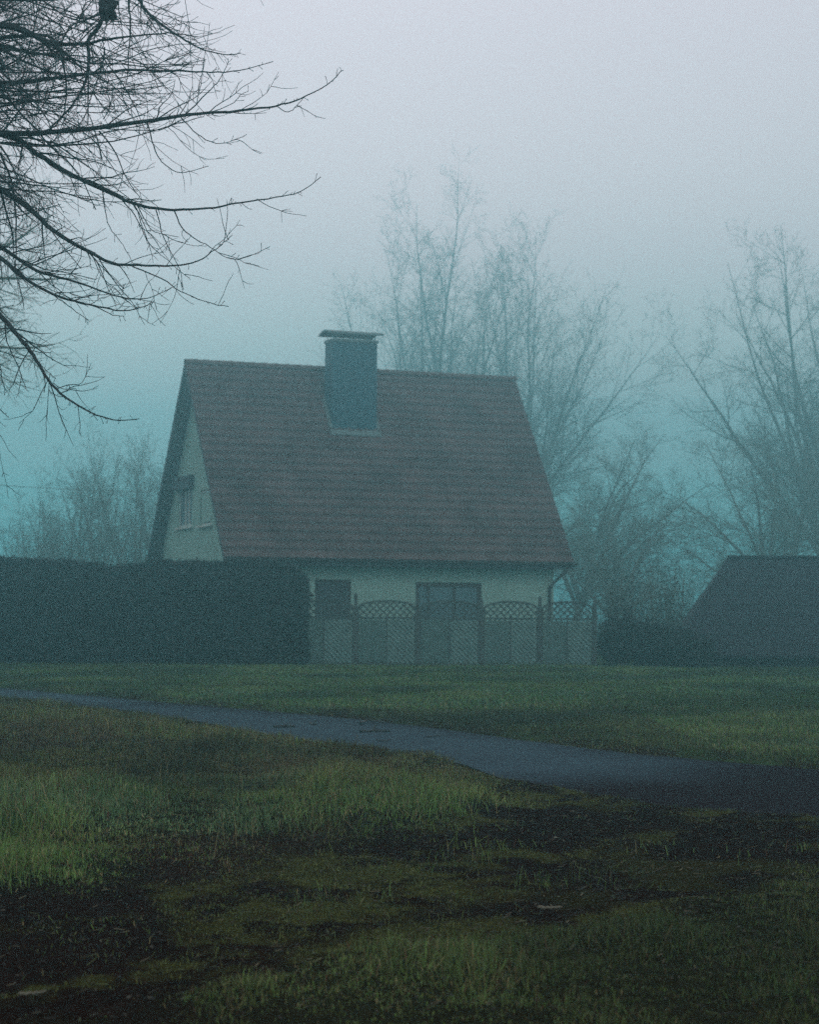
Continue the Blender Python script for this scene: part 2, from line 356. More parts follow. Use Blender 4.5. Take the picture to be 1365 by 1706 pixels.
x, y = scatter(7, 22, 2600); zz = zones(x, y); k = (rng.random(len(x)) < zz[4]*sstep(.38, .62, fbm(x*2.8, y*1.5, 5)*.6+fbm(x*1.4+50, y*.8, 5)*.4)) & (zz[0] > .02) & (~zz[3])
x, y = x[k], y[k]; parts.append(blades(x, y, rng.uniform(.008, .03, len(x)), rng.uniform(.003, .006, len(x)), .8, (np.tile([.085, .088, .026], (len(x), 1))*rng.uniform(.5, 1.5, len(x))[:, None])))
# long seed stalks
x, y = scatter(8, 26, 6); zz = zones(x, y); k = (zz[1] > .6) & (zz[0] > .3) & (~zz[3]); x, y = x[k], y[k]
parts.append(blades(x, y, rng.uniform(.15, .34, len(x)), np.full(len(x), .0035), .35, np.tile(STRAW*.9, (len(x), 1))))
V, Lp, S, T, Cc = join(parts)
tag(link('grass', np_mesh('grass', V, Lp, S, T, False, Cc), M_blade), 'rough damp grass and moss on the verge on the near side of the road', 'grass', kind='stuff')
parts = []
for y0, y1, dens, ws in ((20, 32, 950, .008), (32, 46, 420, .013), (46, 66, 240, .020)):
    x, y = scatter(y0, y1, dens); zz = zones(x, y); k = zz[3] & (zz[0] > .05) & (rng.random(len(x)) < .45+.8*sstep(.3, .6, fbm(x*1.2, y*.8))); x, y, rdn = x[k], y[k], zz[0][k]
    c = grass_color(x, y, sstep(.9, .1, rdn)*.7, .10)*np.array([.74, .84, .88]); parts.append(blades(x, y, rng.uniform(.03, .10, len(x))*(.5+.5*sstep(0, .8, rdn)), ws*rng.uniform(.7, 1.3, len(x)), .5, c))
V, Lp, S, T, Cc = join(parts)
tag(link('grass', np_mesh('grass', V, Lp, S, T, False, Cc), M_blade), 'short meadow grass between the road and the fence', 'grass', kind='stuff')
# straws, stems and bark shreds lying flat on the bare track
x, y = scatter(7.5, 24, 150); zz = zones(x, y); k = (zz[0] > .02) & (~zz[3]) & (rng.random(len(x)) < .25+sstep(.35, .65, fbm(x*1.7+5, y*1.2))); x, y = x[k], y[k]; n = len(x)
a = rng.random(n)*6.28; ls = rng.uniform(.01, .055, n); ws = rng.uniform(.0012, .0035, n); z = height(x, y)+.006; x2, y2 = x+np.cos(a)*ls, y+np.sin(a)*ls; z2 = height(x2, y2)+.006+rng.uniform(0, .012, n)
px_, py_ = -np.sin(a)*ws, np.cos(a)*ws
V = np.stack([np.c_[x-px_, y-py_, z], np.c_[x2-px_, y2-py_, z2], np.c_[x2+px_, y2+py_, z2+.002], np.c_[x+px_, y+py_, z+.002]], 1).reshape(-1, 3)
lc = np.array([[.10, .08, .05], [.05, .038, .025], [.03, .022, .016], [.065, .075, .03], [.02, .016, .014]])[rng.integers(0, 5, n)]*rng.uniform(.6, 1.3, n)[:, None]
tag(link('leaf_litter', quad_mesh('leaf_litter', V, np.arange(4*n).reshape(-1, 4), False, np.repeat(lc, 4, 0)), M_blade), 'fine straws and stem shreds strewn over the bare track', 'litter', kind='stuff')
# fallen leaves and crumbs of soil on the bare track
x, y = scatter(7.5, 24, 45); zz = zones(x, y); k = (zz[0] > -.3) & (~zz[3]); x, y = x[k], y[k]; n = len(x)
a = rng.random(n)*6.28; s_ = rng.uniform(.004, .011, n); z = np.maximum(height(x, y), 0)+.008
V = np.stack([np.c_[x+np.cos(a+p)*s_*q, y+np.sin(a+p)*s_*q, z+rng.uniform(0, .014, n)] for p, q in ((0, 1.5), (1.57, .8), (3.14, 1.2), (4.71, .8))], 1).reshape(-1, 3)
lc = np.array([[.035, .024, .02], [.022, .016, .015], [.055, .045, .035], [.02, .02, .02]])[rng.integers(0, 4, n)]
tag(link('leaf_litter', quad_mesh('leaf_litter', V, np.arange(4*n).reshape(-1, 4), False, np.repeat(lc, 4, 0)), M_blade), 'scattered brown fallen leaves and soil crumbs on the bare track', 'leaf litter', kind='stuff')

# ------------------------------------------------------------------ tubes and trees
def tubes(name, polys, sides, matl, parent):
    """polys: list of (pts Nx3, radii N); all become one mesh"""
    by = {}
    for p, r in polys: by.setdefault(len(p), []).append((p, r))
    V = []; Q = []; nv = 0
    for n, L in by.items():
        P = np.array([p for p, r in L], float); Rr = np.array([r for p, r in L], float); m = len(L)
        T = np.gradient(P, axis=1); T /= np.linalg.norm(T, axis=2, keepdims=True)+1e-9
        ref = np.where(np.abs(T[:, :1, 2:3]) > .85, np.array([1., .2, 0]), np.array([0.1, 0, 1.])); ref = np.broadcast_to(ref, T.shape)
        U = np.cross(T, ref); U /= np.linalg.norm(U, axis=2, keepdims=True)+1e-9; W_ = np.cross(T, U)
        ang = np.arange(sides)*2*math.pi/sides
        ring = P[:, :, None] + Rr[:, :, None, None]*(U[:, :, None]*np.cos(ang)[None, None, :, None] + W_[:, :, None]*np.sin(ang)[None, None, :, None])
        V.append(ring.reshape(-1, 3))
        base = (np.arange(m)*n*sides)[:, None, None] + (np.arange(n-1)*sides)[None, :, None]; j = np.arange(sides)[None, None]; j2 = (j+1) % sides
        Q.append(np.stack([base+j, base+j2, base+sides+j2, base+sides+j], -1).reshape(-1, 4)+nv); nv += m*n*sides
    return link(name, quad_mesh(name, np.concatenate(V), np.concatenate(Q), True), matl, parent)
def unit(v): return v/(np.linalg.norm(v)+1e-9)
def walk(rg, p, d, L, n, wob, trop, tip):
    """a limb: starts along d, wobbles, bends by trop (z pull) at first and by tip near its end"""
    pts = [p.copy()]; d = unit(d)
    for i in range(n-1):
        t = i/(n-1); d = unit(d + rg.normal(0, wob, 3) + np.array([0, 0, trop*(1-t) + tip*t])); p = p + d*L/(n-1); pts.append(p.copy())
    return np.array(pts)
def spawn(rg, pts, r0, r1, count, t0, t1, Lf, ang, n, wob, trop, tip, rf, outp, spread=1.0):
    out_ = []; N_ = len(pts)
    for i in range(count):
        t = t0 + (t1-t0)*(i+rg.random())/count; k = min(int(t*(N_-1)), N_-2); f = t*(N_-1)-k
        p = pts[k]*(1-f)+pts[k+1]*f; d = unit(pts[k+1]-pts[k]); q = unit(np.cross(d, unit(rg.normal(0, 1, 3)*np.array([1, 1, spread]))))
        a = ang*rg.uniform(.65, 1.3); dd = d*math.cos(a)+q*math.sin(a); L = Lf(t)*rg.uniform(.6, 1.25); rr = (r0*(1-t)+r1*t)*rf
        c = walk(rg, p, dd, L, n, wob, trop, tip); re = max(rr*.14, .002)
        out_.append((c, rr, re)); outp.append((c, np.linspace(rr, re, n)))
    return out_
def bare_tree(name, loc, H, seed, spread=.5, lean=(0, 0), stems=1, first=.25, up=.06, n1=13, n2=8, n3=6, n4=4, r=.2, thin=1.0, twig=.011, limb_ang=.8, droop=0.0, tipup=.04, fork=None, open_=.35, arch=.05):
    rg = np.random.default_rng(seed); root = empty(name, loc); big = []; small = []
    stemL = []
    if fork is None:
        for s in range(stems):
            a = rg.random()*6.28 if stems > 1 else 0; o = .0 if stems == 1 else .32*rg.uniform(.5, 1.2)
            d = np.array([math.cos(a)*o+lean[0], math.sin(a)*o+lean[1], 1.0]); hh = H*(1 if s == 0 else rg.uniform(.7, .98))
            p = walk(rg, np.array([0, 0, -.15]) if s == 0 else np.array([math.cos(a)*r*.5, math.sin(a)*r*.5, -.15]), d, hh*1.03, 16, .035, .02, .05); rr = r*(1 if s == 0 else .75)
            stemL.append((p, rr, .02)); tp = np.linspace(rr, .02, 16); tp[0] *= 1.35; big.append((p, tp))
    else:       # one bole that divides into several rising stems
        F = H*fork; p = walk(rg, np.array([0, 0, -.15]), np.array([lean[0]*.5, lean[1]*.5, 1.]), F*1.25, 10, .03, 0, .02); tp = np.linspace(r, r*.6, 10); tp[0] *= 1.4; big.append((p, tp))
        for s in range(stems):
            a = 6.28*(s+.7*rg.random())/stems; o = 0.06 if s == 0 else open_*(.35+.9*((s*.618) % 1)); q = p[rg.integers(5, 9)]
            c = walk(rg, q, np.array([math.cos(a)*o+lean[0], math.sin(a)*o*.8+lean[1], 1.0]), (H-F)*(.93 if s == 0 else (1.04-.26*o/max(open_, .01))*rg.uniform(.92, 1.05)), 16, .055, -.005, arch)
            rr = r*rg.uniform(.42, .6); stemL.append((c, rr, .02)); big.append((c, rr*np.linspace(1, 0, 16)**1.2+.012))
    l1 = []
    for p, a, b in stemL:
        l1 += spawn(rg, p, a, b, n1, first, .97, lambda t: H*spread*(1.0-.5*t)*1.1, limb_ang, 12, .06, up-droop, tipup, .42, big)
    ln = lambda p: np.linalg.norm(p[-1]-p[0])
    def nch(n, p, ref): return max(1, int(round(n*1.25*ln(p)/ref)))
    def ref_(l): return np.percentile([ln(q[0]) for q in l], 90)
    l2 = []; R1 = ref_(l1)
    for p, a, b in l1: l2 += spawn(rg, p, a, b, nch(n2, p, R1), .12, .95, lambda t, L=ln(p): L*.5*(1.2-t)+.25, .75, 9, .09, up*.8-droop, tipup, .6, small)
    l3 = []; R2 = ref_(l2)
    for p, a, b in l2: l3 += spawn(rg, p, max(a, twig*1.3), twig, nch(n3, p, R2), .12, .97, lambda t, L=ln(p): L*.45*(1.2-t)+.2, .75, 6, .11, .02-droop, tipup, .7, small)
    R3 = ref_(l3)
    for p, a, b in l3: spawn(rg, p, twig, twig*.7, nch(n4, p, R3), .1, .95, lambda t: rg.uniform(.25, .7)*thin, .7, 4, .12, .02-droop, tipup, .8, small)
    small = [(p, np.maximum(q, twig*.55)) for p, q in small]
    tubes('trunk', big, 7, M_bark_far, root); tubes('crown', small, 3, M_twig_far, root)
    return root

# ------------------------------------------------------------------ the house
HA = R(22.3); HX, HY = -7.06, 63.5; RZ, EZ, RW, RL = 9.32, 3.13, 4.38, 11.41
house = empty('house', (HX, HY, 0.04), HA)
tag(house, 'pale rendered house with a steep reddish brown tiled roof behind the hedge and fence', 'house')
slope = (RZ-EZ)/RW; T_ = .20      # roof thickness measured upright
x0, x1 = .45, RL-.45; yw = 3.85
def hw(z): return (RZ-T_-z)/slope
def wall_face(holes, width_fn=None): pass
# walls with real openings (front: windows; left gable: windows under the verge)
def wall_grid(mb, to3, us, vs, holes, clip=None, depth=.16):
    us = sorted(set(us + [h[0] for h in holes] + [h[1] for h in holes])); vs = sorted(set(vs + [h[2] for h in holes] + [h[3] for h in holes]))
    for i in range(len(us)-1):
        for j in range(len(vs)-1):
            cu, cv = (us[i]+us[i+1])/2, (vs[j]+vs[j+1])/2
            if any(h[0] < cu < h[1] and h[2] < cv < h[3] for h in holes): continue
            mb.addvf([to3(us[i], vs[j], 0), to3(us[i+1], vs[j], 0), to3(us[i+1], vs[j+1], 0), to3(us[i], vs[j+1], 0)], [(0, 1, 2, 3)])
    for a, b, c, d in holes:
        for (p, q) in (((a, c), (b, c)), ((b, c), (b, d)), ((b, d), (a, d)), ((a, d), (a, c))):
            mb.addvf([to3(*p, 0), to3(*q, 0), to3(*q, depth), to3(*p, depth)], [(0, 1, 2, 3)])
front_holes = [(3.01, 4.16, 1.0, 2.53), (6.27, 8.48, .12, 2.48)]
gable_holes = [(.55, 2.15, 4.22, 5.55), (-1.6, -.35, 4.20, 5.30)]
wm = MB()
wall_grid(wm, lambda u, v, d: (u, -yw+d, v), [x0, x1], [-.3, RZ-T_-yw*slope], front_holes)
zt = 5.55
wall_grid(wm, lambda u, v, d: (x0+d, u, v), [-2.2, 2.2], [-.3, zt], gable_holes)
for s in (-1, 1):
    wm.addvf([(x0, s*2.2, -.3), (x0, s*yw, -.3), (x0, s*yw, RZ-T_-yw*slope), (x0, s*2.2, RZ-T_-2.2*slope)], [(0, 1, 2, 3)])
wm.addvf([(x0, -2.2, zt), (x0, 2.2, zt), (x0, 2.2, RZ-T_-2.2*slope), (x0, 0, RZ-T_), (x0, -2.2, RZ-T_-2.2*slope)], [(0, 1, 2, 3, 4)])
wm.addvf([(x1, -yw, -.3), (x1, yw, -.3), (x1, yw, RZ-T_-yw*slope), (x1, 0, RZ-T_), (x1, -yw, RZ-T_-yw*slope)], [(0, 1, 2, 3, 4)])
wm.addvf([(x0, yw, -.3), (x1, yw, -.3), (x1, yw, RZ-T_-yw*slope), (x0, yw, RZ-T_-yw*slope)], [(0, 1, 2, 3)])
wm.build('wall', M_plaster, house)
# tiled roof: every course steps, every tile curves
def roof_slope(sign):
    SL = math.hypot(RW, RZ-EZ); nc = 23; nt_ = 38; course = SL/nc; tw = RL/nt_; sub = 8
    nx, ny = sign*(RZ-EZ)/SL, RW/SL      # outward normal (y,z)
    dy, dz = sign*RW/SL, -(RZ-EZ)/SL
    xs_ = np.linspace(0, RL, nt_*sub+1); prof = -.036*np.abs(np.cos(math.pi*(xs_/tw)))**.7+.034+.006*np.sin(4*math.pi*(xs_/tw)+.6)
    rows = []; rg = np.random.default_rng(int(5+sign))
    for c in range(nc):
        jit = np.repeat(rg.normal(0, .005, nt_), sub); jit = np.r_[jit, jit[-1]]
        for t, lift in ((0, 0.0), (.5, .012), (1, .026)):
            s = (c+t)*course; h = prof + lift + jit*t + .01
            rows.append(np.c_[xs_, s*dy+h*nx, RZ+s*dz+h*ny])
    Vv = np.concatenate(rows); n = len(xs_); m = len(rows)
    q = np.stack([(np.arange(m-1)[:, None]*n + np.arange(n-1)[None]).ravel() + k for k in (0, 1, n+1, n)], 1)
    return Vv, q
roof_V = []; roof_Q = []; b_ = 0
for s in (-1, 1):
    v_, q_ = roof_slope(s); roof_V.append(v_); roof_Q.append(q_+b_); b_ += len(v_)
roof = link('roof', quad_mesh('roof', np.concatenate(roof_V), np.concatenate(roof_Q)), M_tile, house)
# underside boards, verge boards, eave boards
ub = MB()
for s in (-1, 1):
    poly = [(0, RZ-.02), (s*RW, EZ-.02), (s*RW, EZ-.07), (0, RZ-.07)]
    ub.prism(poly, 'x', .03, RL-.03)
ub.build('soffit', M_wood_dark, roof)
for xx in (0, RL-.03):
    vb = MB()
    for s in (-1, 1): vb.prism([(0 if s < 0 else .001, RZ+.01), (s*(RW+.01), EZ+.01), (s*(RW+.01), EZ-.19), (0 if s < 0 else .001, RZ-.20)], 'x', xx, xx+.03)
    vb.build('verge_board', M_wood_dark, roof)
eb = MB(); eb.box(.035, RL-.035, -RW+.01, -RW+.035, EZ-.2, EZ-.075); eb.build('eave_board', M_wood_dark, roof)
# gutter (half round) along the front eave and its downpipe
gb = MB(); N_g = 9
pts_o = [(-RW-.075+.07*math.cos(math.pi+math.pi*i/(N_g-1)), EZ-.02+.07*math.sin(math.pi+math.pi*i/(N_g-1))) for i in range(N_g)]
pts_i = [(-RW-.075+.062*math.cos(math.pi+math.pi*i/(N_g-1)), EZ-.02+.062*math.sin(math.pi+math.pi*i/(N_g-1))) for i in range(N_g)][::-1]
gb.prism(pts_o+pts_i, 'x', .02, RL+.06); gut = gb.build('gutter', M_brown, house)
dp = [np.array(p, float) for p in ((RL-.3, -RW-.07, EZ-.09), (RL-.3, -RW-.05, EZ-.25), (RL-.62, -yw-.07, EZ-.75), (RL-.62, -yw-.07, 1.2), (RL-.62, -yw-.07, 0))]
tubes('downpipe', [(np.array(dp), np.full(5, .05))], 10, M_brown, house)
# ridge tiles
rg = np.random.default_rng(2); rm = MB(); nr = 30
for i in range(nr):
    a0 = i*RL/nr; a1 = (i+1)*RL/nr+.03; rr0, rr1 = .115, .135; n = 8; v = []
    for xx, r_ in ((a0, rr0), (a1, rr1)):
        for k in range(n): an = -.15+ (math.pi+.3)*k/(n-1); v.append((xx, math.cos(an)*r_, RZ-.01+math.sin(an)*r_+rg.normal(0, .002)))
    rm.addvf(v, [(k, k+1, n+k+1, n+k) for k in range(n-1)] + [tuple(range(n, 2*n))])
rm.build('ridge_tiles', M_tile2, roof)
# chimney
ch = MB(); cx0, cx1, cy0, cy1, ct = 4.40, 5.90, -1.45, -.72, 10.12
ch.box(cx0, cx1, cy0, cy1, RZ-1.7*slope, ct)
chim = ch.build('chimney', M_slate, roof, .012)
fl = MB()
zf = RZ+cy0*slope
fl.box(cx0-.06, cx1+.10, cy0-.20, cy0-.004, zf-.24, zf+.10, None)
fl = MB()
nrm = Vector((0, -(RZ-EZ), RW)).normalized()
def on_roof(x, y, h=.055): return Vector((x, y, RZ+y*slope)) + nrm*h
fl.bar(on_roof(cx0-.10, cy0-.09), on_roof(cx1+.10, cy0-.09), .20, .03, nrm)
fl.bar(on_roof(cx0-.05, cy0-.0), on_roof(cx0-.05, cy1-.0), .10, .034, nrm)
fl.bar(on_roof(cx1+.05, cy0-.0), on_roof(cx1+.05, cy1-.0), .10, .034, nrm)
fl.build('flashing', M_lead, chim)
cc = MB(); n = 14
for i in range(n):   # a shallow folded sheet cowl, flared up at its ends
    ya, yb = cy0-.14 + (cy1-cy0+.28)*i/n, cy0-.14 + (cy1-cy0+.28)*(i+1)/n
    f_ = lambda yy: ct+.17+.11*math.sin(math.pi*(yy-cy0+.14)/(cy1-cy0+.28))
    cc.prism([(ya, f_(ya)), (yb, f_(yb)), (yb, f_(yb)+.05), (ya, f_(ya)+.05)], 'x', cx0-.17, cx1+.17)
cowl = cc.build('chimney_cowl', M_zinc, chim)
pp = MB()
for a in (cx0+.06, cx1-.06):
    for b in (cy0+.06, cy1-.06): MB().box(a-.012, a+.012, b-.012, b+.012, ct-.02, ct+.22).build('cowl_strut', M_zinc, chim)
cr_ = MB(); cr_.box(cx0-.03, cx1+.03, cy0-.03, cy1+.03, ct-.06, ct-.001+.03); cr_.build('chimney_rim', M_zinc, chim)
# windows
def window_y(u0, u1, v0, v1, bars, frame, name='window', fw=.07, shutter=0, sill=True):
    y = -yw; wb = MB()
    wb.box(u0, u1, y+.05, y+.11, v1-fw, v1); wb.box(u0, u1, y+.05, y+.11, v0, v0+fw)
    wb.box(u0, u0+fw, y+.05, y+.11, v0+fw, v1-fw); wb.box(u1-fw, u1, y+.05, y+.11, v0+fw, v1-fw)
    for b in bars: wb.box(b-.04, b+.04, y+.047, y+.11, v0+fw, v1-fw)
    o = wb.build(name, frame, house)
    MB().box(u0+fw, u1-fw, y+.075, y+.085, v0+fw, v1-fw).build('pane', M_glass, o)
    if sill: MB().box(u0-.06, u1+.06, y-.05, y+.05, v0-.05, v0-.003).build('sill', M_frame, o)
    return o
window_y(3.01, 4.16, 1.0, 2.53, [], M_brown, fw=.10)
MB().box(3.09, 4.08, -yw+.02, -yw+.045, 1.1, 2.45).build('roller_shutter', M_wood_dark, house)
window_y(6.27, 8.48, .12, 2.48, [6.72, 7.58], M_brown, 'terrace_door', fw=.13, sill=False)
def window_x(u0, u1, v0, v1, bars, dark_top):
    x = x0; fw = .07; wb = MB()
    wb.box(x+.05, x+.11, u0, u1, v1-fw, v1); wb.box(x+.05, x+.11, u0, u1, v0, v0+fw)
    wb.box(x+.05, x+.11, u0, u0+fw, v0+fw, v1-fw); wb.box(x+.05, x+.11, u1-fw, u1, v0+fw, v1-fw)
    for b in bars: wb.box(x+.047, x+.11, b-.05, b+.05, v0+fw, v1-fw)
    o = wb.build('window', M_frame, house)
    MB().box(x+.075, x+.085, u0+fw, u1-fw, v0+fw, v1-fw).build('pane', M_glass, o)
    MB().box(x-.10, x+.05, u0-.10, u1+.10, v0-.06, v0-.003).build('sill', M_frame, o)
    if dark_top: MB().box(x-.16, x-.003, u0-.22, u1+.25, v1-.12, v1+.28).build('awning_box', M_wood_dark, o)
    return o
window_x(.55, 2.15, 4.22, 5.55, [1.05, 1.45], True)
o = window_x(-1.6, -.35, 4.20, 5.30, [], False)
MB().box(x0+.02, x0+.045, -1.5, -.45, 4.3, 5.2).build('roller_shutter', M_plaster, o)

# ------------------------------------------------------------------ hedges and bushes
def leaf_cards(P, Nn, size, rg, tint_lo=.5, tint_hi=1.6, stretch=1.5):
    n = len(P); a = rg.normal(0, 1, (n, 3)); U = np.cross(Nn, a); U /= np.linalg.norm(U, axis=1, keepdims=True)+1e-9
    W_ = np.cross(Nn, U) + rg.normal(0, .5, (n, 3)); s = size*rg.uniform(.5, 1.3, n)[:, None]
    V = np.stack([P-U*s*.5, P+W_*s*stretch*.4-U*s*.1+Nn*s*.3, P+U*s*.5+W_*s*stretch*.5, P-W_*s*.4+U*s*.2], 1).reshape(-1, 3)
    return V, np.repeat(rg.uniform(tint_lo, tint_hi, n)[:, None]*np.array([[1, 1, 1]]), 4, 0)
def hedge(name, xa, xb, ya, yb, top_fn, n, size, label, cat='hedge', seed=1):
    rg = np.random.default_rng(seed); root = empty(name, ((xa+xb)/2, (ya+yb)/2, 0)); ox, oy = root.location.x, root.location.y
    # core: a lumpy closed body
    nu, nv = 90, 18; V = []; core_in = .10
    sec = []
    for u in np.linspace(xa+core_in, xb-core_in, nu):
        tz = float(top_fn(np.array([u]))[0])-core_in; y0_, y1_ = ya+core_in, yb-core_in; ring = []
        for k in range(nv):
            a = 2*math.pi*k/nv; cy = math.copysign(abs(math.cos(a))**.35, math.cos(a)); cz = math.copysign(abs(math.sin(a))**.35, math.sin(a))
            e = 1 if xa+.5 < u < xb-.5 else .93
            ring.append((u-ox, (y0_+y1_)/2-oy + cy*(y1_-y0_)/2*e + rg.normal(0, .02), (tz-.1)/2 + cz*(tz+.1)/2*e + rg.normal(0, .02)))
        sec.append(ring)
    v = [p for r_ in sec for p in r_]; f = [(i*nv+k, i*nv+(k+1) % nv, (i+1)*nv+(k+1) % nv, (i+1)*nv+k) for i in range(nu-1) for k in range(nv)] + [tuple(range(nv))[::-1], tuple(range((nu-1)*nv, nu*nv))]
    MB().addvf(v, f).build('inner_twigs', M_hedge_core, root)
    # leaf shell
    u = rg.uniform(xa, xb, n); tz = top_fn(u); q = rg.random(n); D = yb-ya; Hm = 2.5
    tot = Hm*1.6 + D*1.3 + .9; side = q < Hm*1.6/tot; topm = (~side) & (q < (Hm*1.6+D*1.3)/tot); endm = ~(side | topm)
    P = np.zeros((n, 3)); Nn = np.zeros((n, 3)); t = rg.random(n)
    P[:, 0] = u; P[:, 1] = np.where(rg.random(n) < .85, ya, yb); P[:, 2] = t*tz
    Nn[:, 1] = np.where(P[:, 1] == ya, -1, 1)
    P[topm, 1] = ya+t[topm]*D; P[topm, 2] = tz[topm]; Nn[topm] = (0, 0, 1)
    P[endm, 0] = np.where(rg.random(endm.sum()) < .5, xa, xb); P[endm, 1] = ya+rg.random(endm.sum())*D; Nn[endm] = 0; Nn[endm, 0] = np.where(P[endm, 0] == xa, -1, 1); P[endm, 2] = t[endm]*top_fn(P[endm, 0])
    lump = (fbm(P[:, 0]*1.7+P[:, 1], P[:, 2]*1.9+P[:, 1]*1.3)-.5)*.22
    P += Nn*(lump[:, None] + rg.normal(0, .035, n)[:, None]); P += rg.normal(0, .02, (n, 3)); P[topm, 2] += np.abs(rg.normal(0, .045, topm.sum()))*sstep(.3, .7, fbm(P[topm, 0]*3, P[topm, 1]*3))
    P[:, 2] = np.maximum(P[:, 2], .0)
    # soften the upper edges
    k = side & (P[:, 2] > tz-.25); P[k, 1] += (P[k, 2]-(tz[k]-.25))*.5*np.sign(-Nn[k, 1])
    Nn = Nn*.8 + rg.normal(0, .5, (n, 3)); Nn /= np.linalg.norm(Nn, axis=1, keepdims=True)
    P[:, 0] -= ox; P[:, 1] -= oy
    V, c = leaf_cards(P, Nn, size, rg); link('foliage', quad_mesh('foliage', V, np.arange(len(V)).reshape(-1, 4), False, c), M_hedge, root)
    return tag(root, label, cat)
hx1 = at(508, 1000, 57.3).x
hedge('hedge', -17, hx1, 57.0, 58.6, lambda u: 2.87+.05*np.sin(u*.9)+.16*(fbm(u*1.3, u*0+2)-.5)-.30*sstep(hx1-.5, hx1, u)**2, 90000, .07, 'tall clipped dark evergreen hedge standing in front of the left end of the house', seed=4)
def bush(name, loc, rad, hgt, n, nst, label, seed, upright=.5, size=.06, dens=1.0, group=None):
    rg = np.random.default_rng(seed); root = empty(name, loc); st = []; P = []
    for i in range(nst):
        a = rg.random()*6.28; s = rg.uniform(.1, 1)*(1-upright); d = np.array([math.cos(a)*s, math.sin(a)*s, 1.])
        p = walk(rg, np.array([math.cos(a)*rad*.3*rg.random(), math.sin(a)*rad*.3*rg.random(), -.05]), d, hgt*rg.uniform(.6, 1.12), 8, .08, 0, .02); r_ = rg.uniform(.009, .022); st.append((p, np.linspace(r_, .005, 8)))
        sub = spawn(rg, p, r_, .005, 6, .2, 1, lambda t: hgt*.28, .6, 5, .1, .03, .05, .7, st)
        for q, _, _ in sub+[(p, 0, 0)]: P.append(q[rg.integers(1, len(q), max(1, n//(nst*7)))] + rg.normal(0, rad*.10, (max(1, n//(nst*7)), 3)))
    tubes('stems', st, 4, M_twig_far, root)
    P = np.concatenate(P); P[:, 2] = np.maximum(P[:, 2], .02); Nn = rg.normal(0, 1, P.shape); Nn /= np.linalg.norm(Nn, axis=1, keepdims=True)
    V, c = leaf_cards(P, Nn, size, rg); link('foliage', quad_mesh('foliage', V, np.arange(len(V)).reshape(-1, 4), False, c), M_hedge, root)
    return tag(root, label, 'bush', group)
def bl(px, Y): p = at(px, 1100, Y); return (p.x, Y, .03)
bush('bush', bl(1034, 57.9), .6, 1.4, 9000, 42, 'rounded dark bush just past the end post of the trellis fence', 21, .45)
bush('bush', bl(1076, 57.8), .7, 1.15, 7000, 36, 'small dark bush just right of the bush at the fence end', 22, .4)
bush('bush', bl(1112, 57.6), .8, 1.05, 9000, 42, 'shaggy low bush between the two fence end bushes and the shed', 23, .4)
bush('bush', bl(1150, 56.6), .8, .85, 8000, 40, 'lowest dark bush right at the left foot of the shed roof', 26, .35)
bush('thicket', bl(1045, 66), 1.6, 3.0, 2600, 70, 'thicket of thin upright bare stems behind the fence end', 24, .7, .05)
bush('thicket', bl(1115, 68), 1.6, 3.0, 2600, 70, 'thicket of bare stems behind the left corner of the shed', 25, .7, .05)

# ------------------------------------------------------------------ trellis fence
FY = 57.6
fz = .05
post_px = [(487, 1003), (593, 988), (697, 998), (803, 998), (900, 993), (992, 994)]
px_ = [at(a, b, FY) for a, b in post_px]
def fence_panel(xa, xb, label):
    root = empty('trellis_fence', ((xa+xb)/2, FY, fz)); W_ = xb-xa; h0, h1, ha = .06, 1.36, 1.66; arch = .24
    cx = 0; xL, xR = -W_/2, W_/2
    topz = lambda x: ha + arch*math.sqrt(max(0, 1-(x/(W_/2))**2))*.85
    fr = MB(); fr.box(xL, xR, -.025, .025, h0, h0+.07); fr.box(xL, xR, -.026, .026, h1, h1+.06)
    fr.box(xL, xL+.05, -.025, .025, h0+.07, h1); fr.box(xR-.05, xR, -.025, .025, h0+.07, h1); fr.box(-.03, .03, -.024, .024, h0+.07, h1)
    fr.box(xL, xL+.05, -.025, .025, h1+.06, ha); fr.box(xR-.05, xR, -.025, .025, h1+.06, ha)
    n = 16
    for i in range(n):
        a = xL+W_*i/n; b = xL+W_*(i+1)/n; fr.bar((a, 0, topz(a)), (b, 0, topz(b)), .05, .055)
    fr.build('frame', M_lath, root)
    # lattice: two layers of laths
    lt = MB(); step = .19
    for layer, sg in ((-.006, 1), (.006, -1)):
        c = -3.0
        while c < 3.0:
            pts = []
            for x in np.linspace(xL+.05, xR-.05, 60):
                z = (h1+.06) + sg*(x) + c
                if h1+.06 < z < topz(x)-.01: pts.append((x, layer, z))
            if len(pts) > 1: lt.bar(pts[0], pts[-1], .011, .022, (0, -1, 0)) if False else lt.bar(pts[0], pts[-1], .040, .010, (0, -1, 0))
            c += step
    lt.build('lattice', M_lath, root)
    # diagonal louvre boards: fall inwards on one half, the other way on the other half
    for s, (a, b) in ((1, (xL+.05, -.03)), (-1, (.03, xR-.05))):
        bd = MB(); step = .14; c = -3.0
        while c < 4.0:
            # board centre line z = c + s*x , clipped to the half panel
            pts = [(x, c+s*x) for x in np.linspace(a, b, 80) if h0+.08 < c+s*x < h1-.01]
            if len(pts) > 2:
                p, q = pts[0], pts[-1]; lean = Vector((0, -1, .75 if s < 0 else -.75))
                bd.bar((p[0], 0, p[1]), (q[0], 0, q[1]), .115, .012, lean)
            c += step
        bd.build('diagonal_boards', M_fence, root)
    tag(root, label, 'fence panel', 'arched trellis fence panels')
labs = ['first fence panel, half hidden by the tall hedge at its left', 'second trellis fence panel from the tall hedge, left of the terrace door',
        'middle trellis fence panel standing in front of the terrace door', 'fourth trellis fence panel from the tall hedge, right of the terrace door', 'last trellis fence panel, ending at the dark bush']
